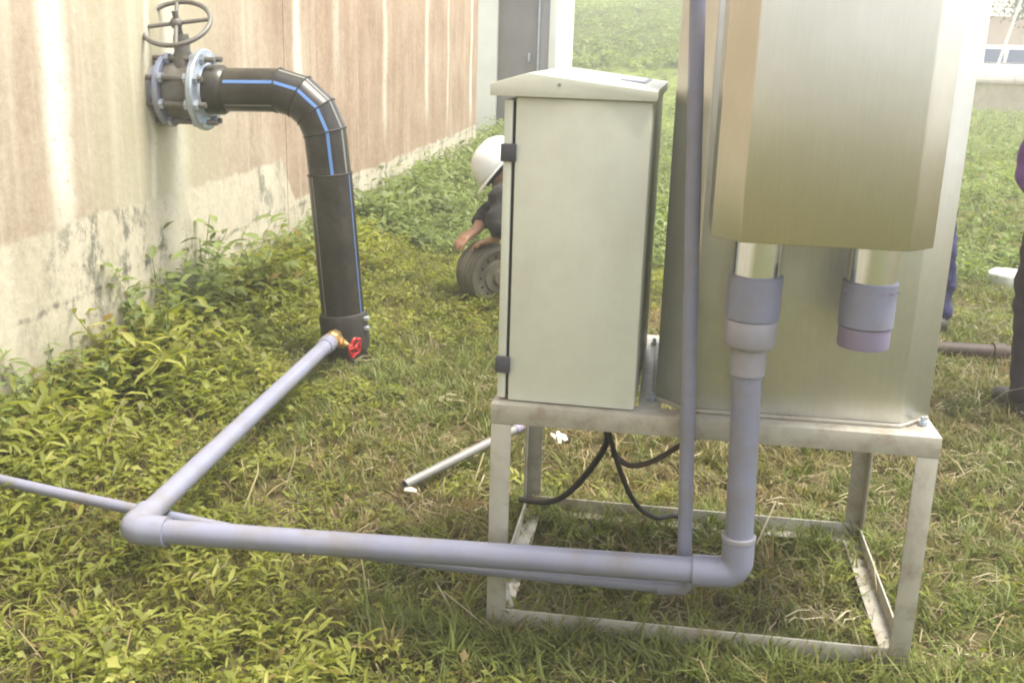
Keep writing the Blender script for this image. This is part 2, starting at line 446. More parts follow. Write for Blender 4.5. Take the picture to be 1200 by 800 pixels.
# ------------------------------------------------------------------ mesh helpers
class MB:
    def __init__(self):
        self.v, self.f = [], []

    def add(self, vs, fs):
        k = len(self.v)
        self.v.extend([tuple(map(float, p)) for p in vs])
        self.f.extend([tuple(i + k for i in f) for f in fs])
        return self

    def box(self, x0, x1, y0, y1, z0, z1):
        vs = [(x, y, z) for z in (z0, z1) for y in (y0, y1) for x in (x0, x1)]
        return self.add(vs, [(0, 2, 3, 1), (4, 5, 7, 6), (0, 1, 5, 4), (2, 6, 7, 3), (0, 4, 6, 2), (1, 3, 7, 5)])

    def prism(self, pts, axis, a0, a1):
        """extrude a polygon along an axis; pts given in the other two axes, in x,y,z order"""
        def mk(p, a):
            q = list(p)
            q.insert(axis, a)
            return q
        k = len(pts)
        vs = [mk(p, a0) for p in pts] + [mk(p, a1) for p in pts]
        fs = [tuple(range(k)), tuple(range(2 * k - 1, k - 1, -1))]
        fs += [(i, i + k, (i + 1) % k + k, (i + 1) % k) for i in range(k)]
        return self.add(vs, fs)

    def sweep(self, path, rad, n=20, cap=True, start_n=None, end_n=None):
        """round tube with mitred rings"""
        P = [Vector(p) for p in path]
        if not hasattr(rad, '__len__'):
            rad = [rad] * len(P)
        T = [(P[i + 1] - P[i]).normalized() for i in range(len(P) - 1)]
        ref = Vector((0, 0, 1))
        if abs(T[0].dot(ref)) > 0.9:
            ref = Vector((0, 1, 0))
        a = T[0].cross(ref).normalized()
        vs, fs = [], []
        for i, p in enumerate(P):
            t_in = T[max(0, i - 1)]
            t_out = T[min(i, len(T) - 1)]
            nrm = (t_in + t_out).normalized()
            if i == 0 and start_n is not None:
                nrm = Vector(start_n).normalized()
            if i == len(P) - 1 and end_n is not None:
                nrm = Vector(end_n).normalized()
            if i > 0:
                q = t_in
                a = (a - q * a.dot(q)).normalized()
            b = t_in.cross(a).normalized()
            for j in range(n):
                an = 2 * math.pi * j / n
                r = (a * math.cos(an) + b * math.sin(an)) * rad[i]
                den = t_in.dot(nrm)
                s = -(r.dot(nrm)) / den if abs(den) > 1e-4 else 0
                vs.append(p + r + t_in * s)
        for i in range(len(P) - 1):
            for j in range(n):
                k = (j + 1) % n
                fs.append((i * n + j, i * n + k, (i + 1) * n + k, (i + 1) * n + j))
        if cap:
            fs.append(tuple(range(n - 1, -1, -1)))
            fs.append(tuple(range((len(P) - 1) * n, len(P) * n)))
        return self.add(vs, fs)

    def lathe(self, prof, origin, axis, n=32, closed=False):
        """prof: (radius, height along axis)"""
        ax = Vector(axis).normalized()
        ref = Vector((0, 0, 1)) if abs(ax.z) < 0.9 else Vector((1, 0, 0))
        a = ax.cross(ref).normalized()
        b = ax.cross(a).normalized()
        o = Vector(origin)
        vs, fs = [], []
        for r, h in prof:
            for j in range(n):
                an = 2 * math.pi * j / n
                vs.append(o + ax * h + (a * math.cos(an) + b * math.sin(an)) * max(r, 1e-5))
        k = len(prof)
        rows = range(k if closed else k - 1)
        for i in rows:
            i2 = (i + 1) % k
            for j in range(n):
                j2 = (j + 1) % n
                fs.append((i * n + j, i * n + j2, i2 * n + j2, i2 * n + j))
        if not closed:
            fs.append(tuple(range(n - 1, -1, -1)))
            fs.append(tuple(range((k - 1) * n, k * n)))
        return self.add(vs, fs)

    def ball(self, c, r, n=10, m=7, sc=(1, 1, 1)):
        prof = []
        vs, fs = [], []
        for i in range(m + 1):
            th = math.pi * i / m
            for j in range(n):
                an = 2 * math.pi * j / n
                vs.append((c[0] + sc[0] * r * math.sin(th) * math.cos(an) if 0 < i < m else c[0],
                           c[1] + sc[1] * r * math.sin(th) * math.sin(an) if 0 < i < m else c[1],
                           c[2] + sc[2] * r * math.cos(th)))
        for i in range(m):
            for j in range(n):
                k = (j + 1) % n
                fs.append((i * n + j, (i + 1) * n + j, (i + 1) * n + k, i * n + k))
        return self.add(vs, fs)

    def limb(self, p0, p1, r0, r1):
        self.sweep([p0, p1], [r0, r1], n=12)
        self.ball(p0, r0)
        self.ball(p1, r1)
        return self

    def build(self, name, mat, parent=None, smooth=False, bevel=0.0, flat_angle=40):
        me = bpy.data.meshes.new(name)
        org = Vector(parent.location) if parent else Vector((0, 0, 0))
        par = parent
        while par is not None and par.parent is not None:
            par = par.parent
            org = org + Vector(par.location)
        me.from_pydata([tuple(Vector(p) - org) for p in self.v], [], self.f)
        bm = bmesh.new()
        bm.from_mesh(me)
        bmesh.ops.remove_doubles(bm, verts=bm.verts, dist=1e-6)
        bmesh.ops.recalc_face_normals(bm, faces=bm.faces)
        if bevel > 0:
            es = [e for e in bm.edges if len(e.link_faces) == 2 and e.calc_face_angle(0) > R_(25)]
            bmesh.ops.bevel(bm, geom=es, offset=bevel, segments=2, profile=0.5, affect='EDGES', clamp_overlap=True)
        bm.to_mesh(me)
        bm.free()
        if smooth or bevel > 0:
            me.polygons.foreach_set('use_smooth', [True] * len(me.polygons))
            me.set_sharp_from_angle(angle=R_(flat_angle))
        me.materials.append(M[mat] if isinstance(mat, str) else mat)
        o = bpy.data.objects.new(name, me)
        COL.objects.link(o)
        if parent:
            o.parent = parent
        return o


def tag(o, label=None, cat=None, group=None, kind=None):
    if label:
        o['label'] = label
    if cat:
        o['category'] = cat
    if group:
        o['group'] = group
    if kind:
        o['kind'] = kind
    return o


def thing(name, loc, label, cat, group=None):
    o = bpy.data.objects.new(name, None)
    o.empty_display_size = 0.1
    o.location = loc
    COL.objects.link(o)
    return tag(o, label, cat, group)


def bez(p0, p1, p2, n=8):
    p0, p1, p2 = Vector(p0), Vector(p1), Vector(p2)
    return [p0 * (1 - t) ** 2 + p1 * 2 * t * (1 - t) + p2 * t * t for t in [i / n for i in range(n + 1)]]


def smooth_path(pts, n=8):
    """Catmull-Rom through the points"""
    P = [Vector(p) for p in pts]
    P = [P[0] * 2 - P[1]] + P + [P[-1] * 2 - P[-2]]
    out = []
    for i in range(1, len(P) - 2):
        for k in range(n):
            t = k / n
            a, b, c, d = P[i - 1], P[i], P[i + 1], P[i + 2]
            out.append(0.5 * ((2 * b) + (c - a) * t + (2 * a - 5 * b + 4 * c - d) * t * t + (3 * b - a - 3 * c + d) * t ** 3))
    out.append(P[-2])
    return out


# ------------------------------------------------------------------ terrain
def sstep(v, a, b):
    t = np.clip((np.asarray(v, float) - a) / (b - a), 0, 1)
    return t * t * (3 - 2 * t)


def vnoise(x, y, seed=0):
    """smooth value noise, vectorised"""
    x = np.asarray(x, float)
    y = np.asarray(y, float)
    xi, yi = np.floor(x).astype(int), np.floor(y).astype(int)
    xf, yf = x - xi, y - yi

    def h(a, b):
        k = (a * 374761393 + b * 668265263 + seed * 1442695041) & 0x7fffffff
        k = ((k ^ (k >> 13)) * 1274126177) & 0x7fffffff
        return ((k ^ (k >> 16)) & 0xffff) / 65535.0
    u, v = xf * xf * (3 - 2 * xf), yf * yf * (3 - 2 * yf)
    return (h(xi, yi) * (1 - u) + h(xi + 1, yi) * u) * (1 - v) + (h(xi, yi + 1) * (1 - u) + h(xi + 1, yi + 1) * u) * v


def gz(x, y):
    x = np.asarray(x, float)
    y = np.asarray(y, float)
    z = 0.09 * sstep(-x, 1.25, 2.0) * sstep(y, 0.0, 2.0) * (1 - sstep(y, 12, 16))
    z = z + (vnoise(x * 2.3, y * 2.3, 1) - 0.5) * 0.035 * sstep(np.hypot(x - 0.1, y - 2.4), 0.2, 1.2)
    z = z + (vnoise(x * 0.5, y * 0.5, 2) - 0.5) * 0.10 * sstep(y, 5, 9)
    z = z + 2.9 * sstep(y, 17, 48) * (1 - sstep(x, 3.0, 6.0))        # the field rises behind the booth
    return z - 0.02 * (1 - sstep(np.hypot(x - 0.12, y - 2.48), 0.8, 1.3)) - 0.006


gx = np.unique(np.concatenate([np.linspace(-3, 3, 61), np.linspace(-12, 14, 53), np.linspace(-300, 300, 41)]))
gy = np.unique(np.concatenate([np.linspace(-2, 8, 81), np.linspace(-10, 55, 66), np.linspace(-200, 600, 41)]))
GX, GY = np.meshgrid(gx, gy)
GZ = gz(GX, GY)
nx, ny = len(gx), len(gy)
verts = np.stack([GX.ravel(), GY.ravel(), GZ.ravel()], 1)
faces = [(j * nx + i, j * nx + i + 1, (j + 1) * nx + i + 1, (j + 1) * nx + i) for j in range(ny - 1) for i in range(nx - 1)]
me = bpy.data.meshes.new('ground')
me.from_pydata(verts.tolist(), [], faces)
me.polygons.foreach_set('use_smooth', [True] * len(faces))
me.materials.append(M['soil'])
ground = bpy.data.objects.new('ground', me)
COL.objects.link(ground)
tag(ground, 'weedy ground of soil and trampled grass round the steel stand', 'ground', kind='structure')

# ------------------------------------------------------------------ reservoir wall on the left
WX = -2.0
wl = thing('reservoir_wall', (WX - 0.15, 4.0, 0), 'long stained beige concrete wall with a pale mouldy skirting', 'wall')
# panels share one world-aligned material; keep the origin at y = 0 so the pattern is placed in metres
wl.location = (WX - 0.15, 0, 0)
seams = (-6.0, 1.4, 5.46, 11.05)
for a, b in zip(seams[:-1], seams[1:]):
    MB().box(WX - 0.3, WX, a + 0.003, b - 0.003, -0.3, 4.2).build('wall_panel', 'wall', wl, bevel=0.004)
MB().box(WX - 0.28, WX - 0.012, -5.99, 11.04, -0.28, 4.18).build('seam_filler', 'gasket', wl)

# ------------------------------------------------------------------ white booth beyond the end of the wall
BY = 15.0
bt = thing('booth', (-3.2, BY, 0), 'white plastered booth with a grey door beyond the wall', 'building')
MB().box(-5.4, -2.45, BY, BY + 0.2, -0.2, 3.0).build('wall', 'white_wall', bt, bevel=0.01)
MB().box(-1.735, -1.63, BY, BY + 0.2, -0.2, 3.0).build('wall', 'white_wall', bt, bevel=0.01)
MB().box(-2.449, -1.736, BY, BY + 0.2, 2.3, 3.0).build('wall', 'white_wall', bt, bevel=0.01)
MB().box(-1.83, -1.633, BY + 0.201, BY + 2.4, -0.2, 3.0).build('wall', 'white_wall', bt)
MB().box(-5.6, -1.45, BY - 0.2, BY + 2.6, 3.001, 3.12).build('roof', 'coping', bt, bevel=0.01)
dr = MB().box(-2.447, -1.90, BY + 0.10, BY + 0.14, -0.05, 2.29).build('door', 'grey_door', bt, bevel=0.004)
MB().box(-2.02, -1.99, BY + 0.03, BY + 0.099, 0.98, 1.10).build('handle', 'galv', dr, bevel=0.004)
MB().box(-1.897, -1.87, BY + 0.05, BY + 0.16, -0.05, 2.29).build('door_jamb', 'galv', bt, bevel=0.004)
MB().box(-1.868, -1.738, BY + 0.08, BY + 0.12, -0.05, 2.29).build('side_panel', 'grey_trim', bt, bevel=0.004)

# ------------------------------------------------------------------ low boundary wall, yard, cars, house and tree far right
pv = MB().box(5.2, 60, 26.75, 60, -0.3, 0.03).build('pavement', 'pavement')
tag(pv, 'pale paved yard behind the low boundary wall', 'pavement', kind='structure')
M['road'] = mat_basic('grey_road', (0.34, 0.34, 0.34), (0.28, 0.28, 0.275), rough=0.9, scale=1.5, bump=0.2)
rd = MB().box(9.5, 60, -60, 26.2, -0.3, 0.05).build('road', 'road')
tag(rd, 'grey concrete road along the right side of the field', 'road', kind='structure')
lw = thing('boundary_wall', (9, 26.5, 0), 'low tan boundary wall with grey coping across the far grass', 'wall')
MB().box(5.3, 24, 26.4, 26.65, -0.3, 0.61).build('wall', 'tan_wall', lw)
for k in range(8):
    MB().box(5.2 + 2.4 * k, 5.2 + 2.4 * k + 2.39, 26.3, 26.75, 0.613, 0.70).build('coping_stone', 'coping', lw, bevel=0.01)
    MB().box(5.2 + 2.4 * k, 5.2 + 2.4 * k + 2.39, 26.36, 26.69, 0.703, 0.83).build('coping_stone', 'white_wall', lw, bevel=0.01)
gp = thing('gate_post', (6.95, 26.9, 0.03), 'thin white post rising behind the low wall', 'post')
MB().box(6.89, 7.01, 26.85, 26.97, 0.03, 2.6).build('shaft', 'white_paint', gp, bevel=0.01)
MB().box(6.86, 7.04, 26.82, 27.0, 2.602, 2.66).build('cap', 'white_paint', gp, bevel=0.01)
sp = thing('leaning_pole', (7.25, 27.2, 0.03), 'white pole leaning behind the low wall', 'pole')
MB().sweep([(7.22, 27.2, 0.03), (7.75, 27.2, 2.6)], 0.035, n=10).build('shaft', 'white_paint', sp, smooth=True)
MB().ball((7.75, 27.2, 2.6), 0.05).build('end_cap', 'white_paint', sp, smooth=True)


def car(x, y, paint, label, rot=0.0):
    c = thing('parked_car', (x, y, 0.03), label, 'car')
    def T(mb):
        return mb
    prof = [(-2.1, 0.35), (-2.15, 0.75), (-2.0, 0.92), (-1.2, 0.98), (1.1, 1.0), (1.95, 0.92), (2.15, 0.75), (2.12, 0.35)]
    MB().prism([(x + p, 0.03 + q) for p, q in prof], 1, y - 0.85, y + 0.85).build('body', paint, c, bevel=0.05)
    cab = [(-1.15, 0.985), (-0.55, 1.42), (0.75, 1.45), (1.35, 1.003)]
    MB().prism([(x + p, 0.035 + q) for p, q in cab], 1, y - 0.72, y + 0.72).build('cabin', paint, c, bevel=0.05)
    for a, b in ((-0.98, -0.12), (-0.04, 0.62), (0.70, 1.12)):
        lo, hi = 1.06, 1.37
        sl = 0.42 if a < -0.5 else 0.03
        sr = 0.28 if b > 1 else 0.0
        win = [(x + a, lo), (x + a + sl, hi), (x + b - sr, hi), (x + b, lo)]
        for s in (-1, 1):
            MB().prism(win, 1, y + s * 0.715, y + s * 0.735).build('side_window', 'glass_dark', c)
    for px in (-1.3, 1.3):
        for s in (-1, 1):
            wv = MB().lathe([(0.0, -0.1), (0.30, -0.1), (0.32, -0.06), (0.32, 0.06), (0.30, 0.1), (0.0, 0.1)], (x + px, y + s * 0.78, 0.35), (0, 1, 0), 20).build('wheel', 'tyre', c, smooth=True)
            MB().lathe([(0.0, 0.0), (0.19, 0.0), (0.19, 0.02), (0.0, 0.02)], (x + px, y + s * 0.885 - 0.01, 0.35), (0, 1, 0), 16).build('rim', 'galv', wv, smooth=True)
    for s in (-1, 1):
        MB().box(x - 2.16, x - 2.10, y + s * 0.6 - 0.15, y + s * 0.6 + 0.15, 0.72, 0.85).build('headlight', 'glass_dark', c, bevel=0.01)
        MB().box(x + 2.10, x + 2.16, y + s * 0.6 - 0.12, y + s * 0.6 + 0.12, 0.75, 0.88).build('tail_light', 'red', c, bevel=0.01)
    return c


car(8.0, 29.2, 'car_white', 'white car parked in the yard just behind the low wall')
car(11.6, 30.8, 'car_blue', 'blue car parked farther along the yard behind the low wall')
hb = thing('house', (14, 40, 0), 'pale tan house with dark windows behind the parked cars', 'building')
MB().box(7.2, 24, 40, 46, -0.2, 2.45).build('wall', 'pale_build', hb)
MB().prism([(39.5, 2.46), (43, 3.5), (46.5, 2.46)], 0, 6.7, 24.5).build('roof', 'coping', hb)
for k in range(5):
    wx = 8.6 + 3 * k
    wn = MB().box(wx, wx + 1.2, 39.96, 39.999, 1.1, 2.1).build('window', 'white_paint', hb, bevel=0.01)
    for j in range(2):
        MB().box(wx + 0.06 + 0.56 * j, wx + 0.58 + 0.56 * j, 39.93, 39.958, 1.16, 2.04).build('pane', 'glass_dark', wn)


# ------------------------------------------------------------------ black water main
main = thing('water_main', (-1.245, 4.07, 0), 'thick black plastic pipe with blue stripes bending down from the wall', 'pipe')
MY, PR = 4.07, 0.083
pth = [(-1.79, MY, 1.070), (-1.515, MY, 1.077), (-1.432, MY, 1.056), (-1.367, MY, 1.001), (-1.333, MY, 0.925), (-1.316, MY, 0.765), (-1.243, MY, -0.15)]
names = ['pipe_section', 'elbow_segment', 'elbow_segment', 'elbow_segment', 'pipe_section', 'pipe_section']
V = [Vector(p) for p in pth]


def joint_normal(i):
    if i == 0:
        return (V[1] - V[0]).normalized()
    if i == len(V) - 1:
        return (V[-1] - V[-2]).normalized()
    return ((V[i] - V[i - 1]).normalized() + (V[i + 1] - V[i]).normalized()).normalized()


segs = []
for i, nm in enumerate(names):
    r = PR if i < 5 else PR + 0.003
    segs.append(MB().sweep([V[i], V[i + 1]], r, n=40, start_n=joint_normal(i), end_n=joint_normal(i + 1)).build(nm, 'hdpe', main, smooth=True))
for i in range(1, 6):       # weld beads at the mitres
    nrm = joint_normal(i)
    ti = (V[i] - V[i - 1]).normalized()
    e1 = Vector((0, 1, 0))
    e2 = nrm.cross(e1).normalized()
    st = 1 / max(0.5, nrm.dot(ti))
    rr = PR + (0.003 if i == 5 else 0.0005)
    ring = [V[i] + e1 * math.cos(t) * rr + e2 * math.sin(t) * rr * st for t in [2 * math.pi * k / 40 for k in range(41)]]
    MB().sweep(ring, 0.0035, n=6, cap=False).build('weld_bead', 'hdpe_wrap', main, smooth=True)


def stripe(i, ang, mat, wd=0.006, r=None, t0=0.0, t1=1.0):
    """raised strip on one section; ang measured round the pipe from the camera side (-y) towards up/right"""
    a, b = V[i], V[i + 1]
    t = (b - a).normalized()
    e1 = Vector((0, -1, 0))
    e2 = e1.cross(t).normalized() * -1
    if e2.z + e2.x < 0:
        e2 = -e2
    mb = MB()
    r = r or (PR if i < 5 else PR + 0.003)
    vs = []
    for k, (P, nn) in enumerate(((a, joint_normal(i)), (b, joint_normal(i + 1)))):
        for da in (-wd / r, 0, wd / r):
            for dr_ in (-0.001, 0.0012):
                q = (e1 * math.cos(ang + da) + e2 * math.sin(ang + da)) * (r + dr_)
                s = -q.dot(nn) / t.dot(nn)
                vs.append(P + q + t * s)
    # interpolate ends
    n_ = len(vs) // 2
    A = [vs[j].lerp(vs[j + n_], t0 + 0.004) for j in range(n_)]
    B = [vs[j].lerp(vs[j + n_], t1 - 0.004) for j in range(n_)]
    fs = [(1, 3, 9, 7), (3, 5, 11, 9), (0, 6, 8, 2), (2, 8, 10, 4), (0, 1, 7, 6), (4, 10, 11, 5), (0, 2, 3, 1), (2, 4, 5, 3), (6, 7, 9, 8), (8, 9, 11, 10)]
    mb.add(A + B, fs)
    return mb.build('stripe', mat, segs[i])


for i in range(5):
    stripe(i, 0.42, 'stripe', 0.0062, t0=0.28 if i == 0 else 0.0)
    if i >= 1:
        stripe(i, 1.2, 'stripe_pale', 0.005)  # sky highlight along the elbow's outer side, drawn as a pale strip
stripe(0, -0.72, 'stripe_pale', 0.003, t0=0.28)
stripe(5, -0.62, 'stripe_pale', 0.003, t1=0.72)
stripe(5, 1.3, 'stripe', 0.002, t1=0.72)
# collar of wrap at the foot
dirb = (V[6] - V[5]).normalized()


def foot(z):
    return V[5] + dirb * ((z - V[5].z) / dirb.z)


MB().lathe([(PR + 0.002, 0), (0.094, 0.004), (0.098, 0.02), (0.096, 0.07), (0.099, 0.12), (0.095, 0.15), (PR + 0.002, 0.156)], foot(0.21), dirb, 36).build('collar', 'hdpe_wrap', main, smooth=True)
for k in range(2):
    MB().box(-1.186, -1.158, MY - 0.03, MY - 0.004, 0.145 + 0.04 * k, 0.160 + 0.04 * k).build('clamp_bolt', 'galv', main, bevel=0.002)

# gate valve and flanges at the wall
fl = (-1.995, MY, 1.063)
gv = MB().lathe([(0.115, 0.0), (0.118, 0.03), (0.108, 0.05), (0.112, 0.10), (0.118, 0.115)], (-1.945, MY, 1.065), (1, 0, 0), 36).build('gate_valve', 'valve_iron', main, smooth=True)
f1 = MB().lathe([(0.0, 0.0), (0.138, 0.0), (0.142, 0.004), (0.142, 0.018), (0.138, 0.022), (0.0, 0.022)], (-1.972, MY, 1.062), (1, 0, 0), 40).build('flange', 'blue_iron', main, smooth=True)
MB().lathe([(0.112, 0.0), (0.112, 0.03)], (-2.01, MY, 1.062), (1, 0, 0), 32).build('wall_sleeve', 'blue_iron', main, smooth=True)
f2 = MB().lathe([(0.0, 0.0), (0.150, 0.0), (0.156, 0.006), (0.156, 0.022), (0.150, 0.028), (0.105, 0.030), (0.098, 0.036), (0.0, 0.036)], (-1.832, MY, 1.068), (1, 0, 0), 40).build('flange', 'galv', main, smooth=True)
MB().lathe([(PR, 0.0), (PR + 0.012, 0.001), (PR + 0.012, 0.06), (PR + 0.002, 0.075)], (-1.80, MY, 1.07), (1, 0, 0), 36).build('stub_end', 'hdpe', main, smooth=True)
for k in range(8):
    a = 2 * math.pi * (k + 0.5) / 8
    cy, cz = MY + 0.128 * math.cos(a), 1.066 + 0.128 * math.sin(a)
    bo = MB().sweep([(-1.998, cy, cz), (-1.775 + 0.012 * (k % 3), cy, cz)], 0.011, n=8).build('bolt', 'valve_iron', main, smooth=True)
    for xx in (-1.804, -1.846, -1.948):
        MB().lathe([(0.0, 0), (0.021, 0), (0.021, 0.015), (0.0, 0.015)], (xx if xx > -1.83 else xx, cy, cz), (1, 0, 0), 6).build('nut', 'galv', bo)
# bonnet, stem and hand wheel
MB().lathe([(0.05, 0.0), (0.042, 0.03), (0.03, 0.06), (0.032, 0.10), (0.028, 0.12)], (-1.89, MY - 0.02, 1.155), (0, -0.1, 1), 20).build('bonnet', 'valve_iron', gv, smooth=True)
MB().sweep([(-1.89, MY - 0.03, 1.26), (-1.90, MY - 0.055, 1.36)], 0.012, n=10).build('stem', 'valve_iron', gv, smooth=True)
hwc = Vector((-1.90, MY - 0.045, 1.315))
hwn = Vector((0.05, -0.62, 0.78)).normalized()
e1 = hwn.cross(Vector((1, 0, 0))).normalized()
e2 = hwn.cross(e1).normalized()
wheel = MB().sweep([hwc + (e1 * math.cos(t) + e2 * math.sin(t)) * 0.13 for t in [2 * math.pi * k / 36 for k in range(37)]], 0.0095, n=8, cap=False).build('hand_wheel', 'valve_iron', gv, smooth=True)
mbw = MB()
for k in range(4):
    t = math.pi / 2 * k + 0.3
    mbw.sweep([hwc, hwc + (e1 * math.cos(t) + e2 * math.sin(t)) * 0.128], 0.008, n=8)
mbw.ball(hwc, 0.024)
mbw.build('wheel_spoke', 'valve_iron', gv, smooth=True)

# ------------------------------------------------------------------ brass valve at the foot of the main
bvp = Vector((-1.266, 3.905, 0.137))
bv = thing('gate_valve', bvp, 'small brass valve with a red handle at the foot of the black pipe', 'valve')
run_dir = (Vector((-1.262, 3.9, 0.137)) - Vector((-1.145, 2.08, 0.205))).normalized()
MB().lathe([(0.02, -0.055), (0.030, -0.055), (0.031, -0.028), (0.024, -0.026), (0.027, -0.012), (0.033, 0.0), (0.027, 0.014), (0.024, 0.026), (0.031, 0.028), (0.031, 0.052), (0.02, 0.052)],
           bvp, run_dir, 8).build('body', 'brass', bv, smooth=True, flat_angle=25)
MB().sweep([bvp + run_dir * 0.05, bvp + run_dir * 0.13], 0.02, n=14).build('nipple', 'brass', bv, smooth=True)
std = Vector((0.90, -0.28, -0.13)).normalized()
MB().lathe([(0.020, 0.015), (0.024, 0.022), (0.024, 0.042), (0.017, 0.046), (0.019, 0.058), (0.012, 0.062), (0.010, 0.078)], bvp, std, 8).build('bonnet', 'brass', bv, smooth=True, flat_angle=25)
MB().sweep([bvp + std * 0.075, bvp + std * 0.112], 0.006, n=10).build('stem', 'brass', bv, smooth=True)
hc = bvp + std * 0.108
h1 = std.cross(Vector((0, 0, 1))).normalized()
h2 = std.cross(h1).normalized()
mb = MB()
ringp = []
for k in range(49):
    t = 2 * math.pi * k / 48
    ringp.append(hc + (h1 * math.cos(t) + h2 * math.sin(t)) * (0.036 + 0.004 * math.cos(5 * t)))
hw = mb.sweep(ringp, 0.0055, n=8, cap=False).build('handle', 'red', bv, smooth=True)
mb = MB()
for k in range(5):
    t = 2 * math.pi * k / 5
    mb.sweep([hc, hc + (h1 * math.cos(t) + h2 * math.sin(t)) * 0.038], 0.0045, n=6)
mb.ball(hc, 0.011)
mb.build('spokes', 'red', hw, smooth=True)

# ------------------------------------------------------------------ steel stand
SX0, SX1, SY0, SY1, SH = -0.345, 0.587, 2.15, 2.805, 0.542
st = thing('steel_stand', ((SX0 + SX1) / 2, (SY0 + SY1) / 2, 0), 'low grey angle-iron stand carrying the cabinet and steel tank', 'stand')
T_, Wd = 0.005, 0.044


def lsec(o, u, v, t=T_, wu=Wd, wv=Wd):
    """L profile, corner at o, legs along u and v (2-D)"""
    o, u, v = (np.array(a, float) for a in (o, u, v))
    return [tuple(o), tuple(o + u * wu), tuple(o + u * wu + v * t), tuple(o + u * t + v * t), tuple(o + u * t + v * wv), tuple(o + v * wv)]


# top rails: web down on the outside, flange inward on top
for nm, args, bx in (('top_rail', (0, lsec((SY0, SH), (1, 0), (0, -1), wu=0.055)), (SX0, SX1)), ('top_rail', (0, lsec((SY1, SH), (-1, 0), (0, -1), wu=0.055)), (SX0, SX1))):
    MB().prism(args[1], args[0], *bx).build(nm, 'stand', st, bevel=0.0012)
for X, d in ((SX0, 1), (SX1, -1)):
    MB().prism(lsec((X, SH - 0.0015), (d, 0), (0, -1), wu=0.055), 1, SY0 + 0.0055, SY1 - 0.0055).build('top_rail', 'stand', st, bevel=0.0012)
MB().prism(lsec((-0.032, SH - 0.001), (1, 0), (0, -1), wu=0.05), 1, SY0 + 0.0056, SY1 - 0.0056).build('cross_bar', 'stand', st, bevel=0.0012)
# legs
for X, dx in ((SX0, 1), (SX1, -1)):
    for Y, dy in ((SY0, 1), (SY1, -1)):
        MB().prism(lsec((X + dx * 0.001, Y + dy * 0.001), (dx, 0), (0, dy)), 2, -0.02, SH - Wd - 0.001).build('leg', 'stand', st, bevel=0.0012)
# bottom rails: web up on the outside, flange inward at the foot
zb = 0.006
for Y, d in ((SY0 + 0.0065, 1), (SY1 - 0.0065, -1)):
    MB().prism(lsec((Y, zb), (d, 0), (0, 1), wv=0.042), 0, SX0 + 0.0065, SX1 - 0.0065).build('bottom_rail', 'stand', st, bevel=0.0012)
for X, d in ((SX0 + 0.0065, 1), (SX1 - 0.0065, -1)):
    MB().prism(lsec((X, zb + 0.0012), (d, 0), (0, 1), wv=0.042), 1, SY0 + 0.0525, SY1 - 0.0525).build('bottom_rail', 'stand', st, bevel=0.0012)
for X, Y in ((SX1 - 0.024, SY0 + 0.075), (-0.006, SY0 + 0.10), (-0.008, SY1 - 0.1)):
    bo = MB().lathe([(0.0, 0), (0.010, 0), (0.010, 0.008), (0.0, 0.008)], (X, Y, SH + 0.0003), (0, 0, 1), 6).build('bolt', 'galv', st)
    MB().sweep([(X, Y, SH + 0.008), (X, Y, SH + 0.018)], 0.005, n=8).build('bolt_tip', 'galv', bo, smooth=True)

# ------------------------------------------------------------------ control cabinet
cb = thing('control_cabinet', (-0.18, 2.18, SH), 'tall beige sheet-metal control cabinet with a pitched lid', 'cabinet')
CY0, CY1 = 2.172, 2.68
MB().box(-0.313, -0.040, CY0, CY1, SH + 0.002, 1.186).build('body', 'cab', cb, bevel=0.004)
MB().box(-0.3185, -0.3135, CY0 + 0.004, CY1 - 0.004, SH + 0.012, 1.176).build('door_seal', 'gasket', cb)
door = MB().box(-0.337, -0.319, CY0 + 0.001, CY1 - 0.001, SH + 0.006, 1.180).build('door', 'cab', cb, bevel=0.003)
MB().box(-0.352, -0.3375, CY1 - 0.10, CY1 - 0.06, 0.84, 0.92).build('lock', 'gasket', door, bevel=0.003)
for zz in (0.625, 1.075):
    MB().box(-0.341, -0.309, CY0 - 0.009, CY0 - 0.0005, zz - 0.018, zz + 0.018).build('hinge', 'hinge_grey', cb, bevel=0.002)
cb.rotation_euler.z = R_(-1.6)
rf = MB().prism([(-0.364, 1.1875), (-0.032, 1.1875), (-0.032, 1.207), (-0.287, 1.234), (-0.364, 1.211)], 1, CY0 - 0.014, CY1 + 0.07).build('lid', 'cab', cb, bevel=0.0012)


def roof_z(x):
    return 1.234 - (x + 0.287) / 0.255 * 0.027


# printed plate and mark on the lid
pr = []
for x0, x1, y0, y1, mt, h in ((-0.125, -0.070, 2.42, 2.70, 'plate', 0.0022), (-0.118, -0.077, 2.47, 2.65, 'white_paint', 0.0034)):
    mb = MB()
    mb.add([(x0, y0, roof_z(x0) + 0.0005), (x1, y0, roof_z(x1) + 0.0005), (x1, y1, roof_z(x1) + 0.0005), (x0, y1, roof_z(x0) + 0.0005),
            (x0, y0, roof_z(x0) + h), (x1, y0, roof_z(x1) + h), (x1, y1, roof_z(x1) + h), (x0, y1, roof_z(x0) + h)],
           [(0, 1, 2, 3), (4, 5, 6, 7), (0, 1, 5, 4), (1, 2, 6, 5), (2, 3, 7, 6), (3, 0, 4, 7)])
    mb.build('lid_plate', mt, rf)
MB().sweep([(-0.225, CY0 - 0.0165, 1.213), (-0.225, CY0 - 0.013, 1.213)], 0.0035, n=10).build('rivet', 'grey_trim', cb, smooth=True)

# ------------------------------------------------------------------ stainless tank
tk = thing('steel_tank', (0.29, 2.48, SH), 'brushed stainless steel tank with chamfered corners standing on the stand', 'tank')


